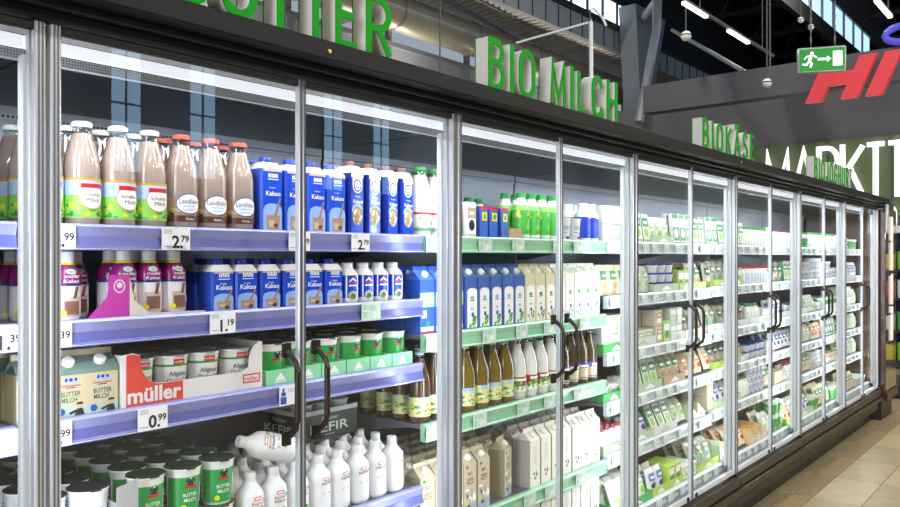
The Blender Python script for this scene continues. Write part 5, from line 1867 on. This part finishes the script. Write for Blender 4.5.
def flat_letters(text, name, label, cat, x, ystart, yend, z, h, m, depth, ww, wd):
    root = bpy.data.objects.new(name, None)
    COL.objects.link(root)
    root.location = (x, ystart, z)
    tag(root, label, cat)
    cap = sum(LW[c] for c in text) * ww
    gap = (abs(yend - ystart) - wd - cap) / (len(text) - 1)
    u = wd / 2
    # local u runs towards -y when seen from -x
    rotm = Matrix(((0, 1, 0, 0), (-1, 0, 0, 0), (0, 0, 1, 0), (0, 0, 0, 1)))
    for ch in text:
        ws = LW[ch] * ww
        bb = MB()
        for si, st in enumerate(strokes(ch)):
            pts = [(u + a * ws, wd / 2 + q * (h - wd)) for a, q in st]
            if len(pts) == 2 and abs(pts[0][0] - pts[1][0]) < 1e-6:
                pts = [(pts[0][0], min(p[1] for p in pts) - wd / 2), (pts[0][0], max(p[1] for p in pts) + wd / 2)]
            ribbon(bb, pts, wd, 0.0005 * si, depth, m, rotm)
        link('letter', bb.mesh('letter'), root)
        u += ws + gap
    return root


flat_letters('MARKTT', 'letter_sign', 'tall white glowing letters MARKTT on the dark green band', 'sign', 13.80, 2.88, 0.66, 2.52, 0.90, WHL, 0.06, 0.38, 0.075)
o = flat_letters('OO', 'letter_sign', 'partly hidden round white letter below the green band, right edge', 'sign', 13.80, 1.06, 0.45, 1.98, 0.42, WHL, 0.06, 0.20, 0.05)

# red HI letters: slanted slabs on the bulkhead
RDL = mat('#e0474c', 0.4, emit=0.25, noise=0.03)
root = bpy.data.objects.new('letter_sign', None)
COL.objects.link(root)
root.location = (10.86, 1.39, 3.62)
tag(root, 'big slanted red letters HI hung before the grey beam', 'sign')


def slab(pts):
    """pts in (u to the right, v up) metres"""
    b_ = MB()
    n = len(pts)
    vs = [(0, -u, v) for u, v in pts] + [(0.10, -u, v) for u, v in pts]
    b_.add(vs, [tuple(range(n)), tuple(range(2 * n - 1, n - 1, -1))] + [(i + n, (i + 1) % n + n, (i + 1) % n, i) for i in range(n)], RDL)
    return b_


sl = 0.43
def S(u, v):
    return (u + sl * v, v)


Hh_ = 0.53
hw = 0.20
link('letter', slab([S(0, 0), S(hw, 0), S(hw, 0.19), S(0.43, 0.19), S(0.43, 0), S(0.63, 0), S(0.63, Hh_), S(0.43, Hh_), S(0.43, 0.36), S(hw, 0.36), S(hw, Hh_), S(0, Hh_)]).mesh('letter'), root)
link('letter', slab([S(0.72, 0), S(0.91, 0), S(0.91, Hh_), S(0.72, Hh_)]).mesh('letter'), root)
bl = bpy.data.objects.new('swoosh_emblem', MB().tube([(10.95, 0.20 - 0.26 * math.cos(R(a)), 4.36 + 0.11 * math.sin(R(a))) for a in range(20, 341, 20)], 0.045, mat('#5a5ad8', 0.4, emit=0.3), 8).mesh('swoosh_emblem'))
COL.objects.link(bl)
tag(bl, 'blue oval ring emblem above the red letters, right edge', 'sign')

# exit sign on chains
root = bpy.data.objects.new('exit_sign', None)
COL.objects.link(root)
root.location = (8.63, 0.616, 3.50)
root.rotation_euler = (0, 0, R(-66))
tag(root, 'green lit exit sign with running man, arrow and door, on chains', 'sign')
EG = mat('#0a8420', 0.4, emit=0.45, noise=0)
EWH = mat('#f4fff4', 0.4, emit=0.8, noise=0)
link('housing', MB().box(-0.235, 0, 0, 0.235, 0.06, 0.27, mat('#b9bcb8', 0.4, 0.4), 0.012).mesh('housing'), root)
link('panel', MB().box(-0.218, -0.004, 0.018, 0.218, 0.0, 0.252, EG).mesh('panel'), root)
pc = MB()
P = flatP(-0.004)
pc.grid(P, 0.105, 0.06, 0.195, 0.215, EWH, 0.002)
pc.grid(P, -0.04, 0.125, 0.05, 0.150, EWH, 0.002)
pc.poly(P, [(0.05, 0.105), (0.09, 0.1375), (0.05, 0.170)], EWH, 0.002)
pc.ell(P, -0.095, 0.205, 0.017, 0.017, EWH, 0.002, 12)
for pts in ([(-0.115, 0.19), (-0.085, 0.19), (-0.105, 0.12), (-0.135, 0.13)], [(-0.13, 0.13), (-0.105, 0.12), (-0.085, 0.10), (-0.10, 0.055), (-0.12, 0.06), (-0.108, 0.095)],
            [(-0.13, 0.13), (-0.11, 0.12), (-0.145, 0.075), (-0.19, 0.085), (-0.19, 0.10), (-0.15, 0.098)], [(-0.09, 0.185), (-0.06, 0.15), (-0.045, 0.16), (-0.05, 0.172), (-0.085, 0.19)],
            [(-0.112, 0.188), (-0.15, 0.18), (-0.175, 0.145), (-0.165, 0.14), (-0.142, 0.165), (-0.115, 0.17)]):
    pc.poly(P, pts, EWH, 0.002)
link('pictogram', pc.mesh('pictogram', smooth=False), root)
for xx in (-0.10, 0.13):
    c = MB()
    for i in range(46):
        z = 0.27 + i * 0.055
        if i % 2:
            c.box(xx - 0.008, 0.027, z, xx + 0.008, 0.033, z + 0.062, ALU_B)
        else:
            c.box(xx - 0.003, 0.022, z, xx + 0.003, 0.038, z + 0.062, ALU_B)
    cc = link('chain', c.mesh('chain'), root)


# pendants: white ball spots on rods
def ray(px, py, t):
    u, v = (px - 450) / 762, (257 - py) / 762
    ca, sa = math.cos(YAW), math.sin(YAW)
    return (t * (ca + u * sa), -1.574 + t * (sa - u * ca), 1.56 + v * t)


for (px, py, t, r_, lab) in ((686, 36, 11, 0.075, 'white ball spotlight on a long rod, left of the exit sign, higher one'), (767, 83, 9, 0.055, 'white ball spotlight on a long rod beside the bulkhead, lower one'),
                             (801, 20, 9, 0.035, 'small white ball spotlight above the exit sign, left one of the pair'), (811, 27, 9, 0.035, 'small white ball spotlight above the exit sign, right one of the pair')):
    p = ray(px, py, t)
    root = bpy.data.objects.new('ball_spotlight', None)
    COL.objects.link(root)
    root.location = p
    tag(root, lab, 'lamp')
    prof = [(r_ * math.cos(R(a)), r_ * math.sin(R(a))) for a in range(-80, 81, 16)]
    link('ball', MB().lathe(prof, [WHITE] * 5 + [DARK] + [WHITE] * (len(prof) - 7), 14).mesh('ball'), root)
    link('rod', MB().box(-0.008, -0.008, r_ * 0.98, 0.008, 0.008, 9.0 - p[2], ALU_B).mesh('rod'), root)


def track(a, c, lit, lab):
    root = bpy.data.objects.new('track_light', None)
    COL.objects.link(root)
    root.location = a
    tag(root, lab, 'lamp')
    L = c[0] - a[0]
    link('track', MB().box(0, -0.02, 0, L, 0.02, 0.04, STEEL).mesh('track'), root)
    for (p, q) in lit:
        link('light_tube', MB().box(L * p, -0.03, -0.04, L * q, 0.03, 0.0, mat('#ffe9c4', 0.4, emit=4, noise=0), 0.005).mesh('light_tube'), root)
    for p in (0.15, 0.85):
        link('rod', MB().box(L * p - 0.006, -0.006, 0.04, L * p + 0.006, 0.006, 9.0 - a[2], STEEL).mesh('rod'), root)


track((9.85, 2.65, 5.0), (13.6, 2.65, 5.0), [(0.0, 0.21), (0.44, 0.67)], 'long ceiling track with two warm lit tubes above the bulkhead')
track((11.0, 0.65, 5.0), (12.4, 0.65, 5.0), [(0.3, 0.95)], 'short warm lit tube near the top right corner')
# thin cables and poles behind the signs
for (px, t, lab, lo) in ((440, 8.5, 'thin white cable hanging behind BUTTER and BIO MILCH', 3.2), (770, 9.5, 'thin dark cable hanging beside the bulkhead', 3.9)):
    p = ray(px, 60, t)
    o = link('hanging_cable', MB().tube([(p[0], p[1], lo), (p[0], p[1], 9.0)], 0.009, ALU_B, 6).mesh('hanging_cable'))
    tag(o, lab, 'cable')
pa, pb = ray(591, 22, 7), ray(592, 78, 7)
o = link('sensor_pole', MB().tube([(pb[0], pb[1], 0.0), pa], 0.020, WHITE, 8).tube([pa, (pa[0] - 0.02, pa[1], pa[2] + 0.10), (pa[0] + 0.05, pa[1], pa[2] + 0.14), (pa[0] + 0.12, pa[1] - 0.05, pa[2] + 0.06), (pa[0] + 0.14, pa[1] - 0.08, pa[2] - 0.02)], 0.012, WHITE, 6).mesh('sensor_pole'))
tag(o, 'white pole with hooked top standing behind the BIO MILCH letters', 'pole')
q = ray(516, 43, 7)
o = link('guy_wire', MB().tube([q, (pa[0] - 0.03, pa[1] + 0.01, pa[2] - 0.01)], 0.010, WHITE, 6).mesh('guy_wire'))
tag(o, 'white slanting wire from the hooked pole to the left', 'cable')

# things beyond the end cabinet: a shelf of goods and a light pillar
root = bpy.data.objects.new('goods_rack', None)
COL.objects.link(root)
root.location = (12.2, -0.9, 0)
tag(root, 'dark rack of coloured goods at the right edge beyond the cabinets', 'rack')
link('frame', MB().box(0, 0, 0, 0.5, 2.2, 0.1, STEEL_D).box(0.45, 0, 0, 0.5, 2.2, 2.0, mat('#1c2c4c', 0.5)).box(0, 0, 1.9, 0.5, 2.2, 2.0, WHITE).mesh('frame'), root)
for z in (0.5, 0.95, 1.35):
    link('shelf', MB().box(0, 0, z, 0.45, 2.2, z + 0.03, STEEL_D).mesh('shelf'), root)
cols = ['#7fae3a', '#d8c23a', '#c8cccf', '#b44c3a', '#4a9a5c', '#e6e6e0']
for z in (0.1, 0.53, 0.98, 1.38):
    for i in range(12):
        pr = MB().box(-0.07, -0.07, 0, 0.07, 0.07, 0.22 + 0.04 * (i % 3), mat(cols[(i * 5 + int(z * 10)) % 6], 0.4), 0.01)
        o = link('goods_box', pr.mesh('goods_box'))
        o.location = (12.32, -0.78 + i * 0.18, z + 0.0005)
        zn = {0.1: 'bottom', 0.53: 'second', 0.98: 'third', 1.38: 'top'}[z]
        tag(o, f'coloured goods box on the {zn} board of the far rack, {ORD[i]} from the right', 'box', f'goods boxes on the {zn} board of the far rack')
o = link('kerb_block', MB().box(9.6, -0.2, 0, 10.4, 0.6, 0.16, BROWN, 0.02).box(9.58, -0.16, 0.02, 9.62, -0.12, 0.22, WHITE, 0.005).mesh('kerb_block'))
tag(o, 'low brown plinth with a white post at the right edge of the floor', 'plinth')

# opposite long wall behind the viewer: dark, with tall narrow windows that mirror in the doors
struct('wall_front', MB().box(-12, -20.4, -0.2, 30, -20.0, 9.2, mat('#0c0e14', 0.7, scale=1)).mesh('wall_front'), 'dark opposite wall of the hall behind the viewer')
for x0 in (1.5, 4.0, 10.4, 12.9, 18.3, 20.8):
    fr = MB()
    for z in range(4, 8):
        fr.box(x0 - 0.05, -19.98, z, x0 + 0.95, -19.93, z + 0.05, STEEL_D)
    for xx in (x0 - 0.05, x0 + 0.42, x0 + 0.90):
        fr.box(xx, -19.98, 4.0, xx + 0.05, -19.93, 7.6, STEEL_D)
    wdw = struct(f'window_{wn}', fr.mesh('window'))
    link('pane', MB().box(x0, -19.995, 4.0, x0 + 0.9, -19.98, 7.6, SKYP3).mesh('pane'), wdw)
    wn += 1
struct('wall_left', MB().box(-12.4, -20, -0.2, -12, 8.3, 9.2, mat('#2a2c30', 0.7, scale=1)).mesh('wall_left'), 'dark end wall of the hall')
struct('wall_far', MB().box(30, -20, -0.2, 30.4, 8.3, 9.2, mat('#23262a', 0.7, scale=1)).mesh('wall_far'), 'dark far end wall of the hall')
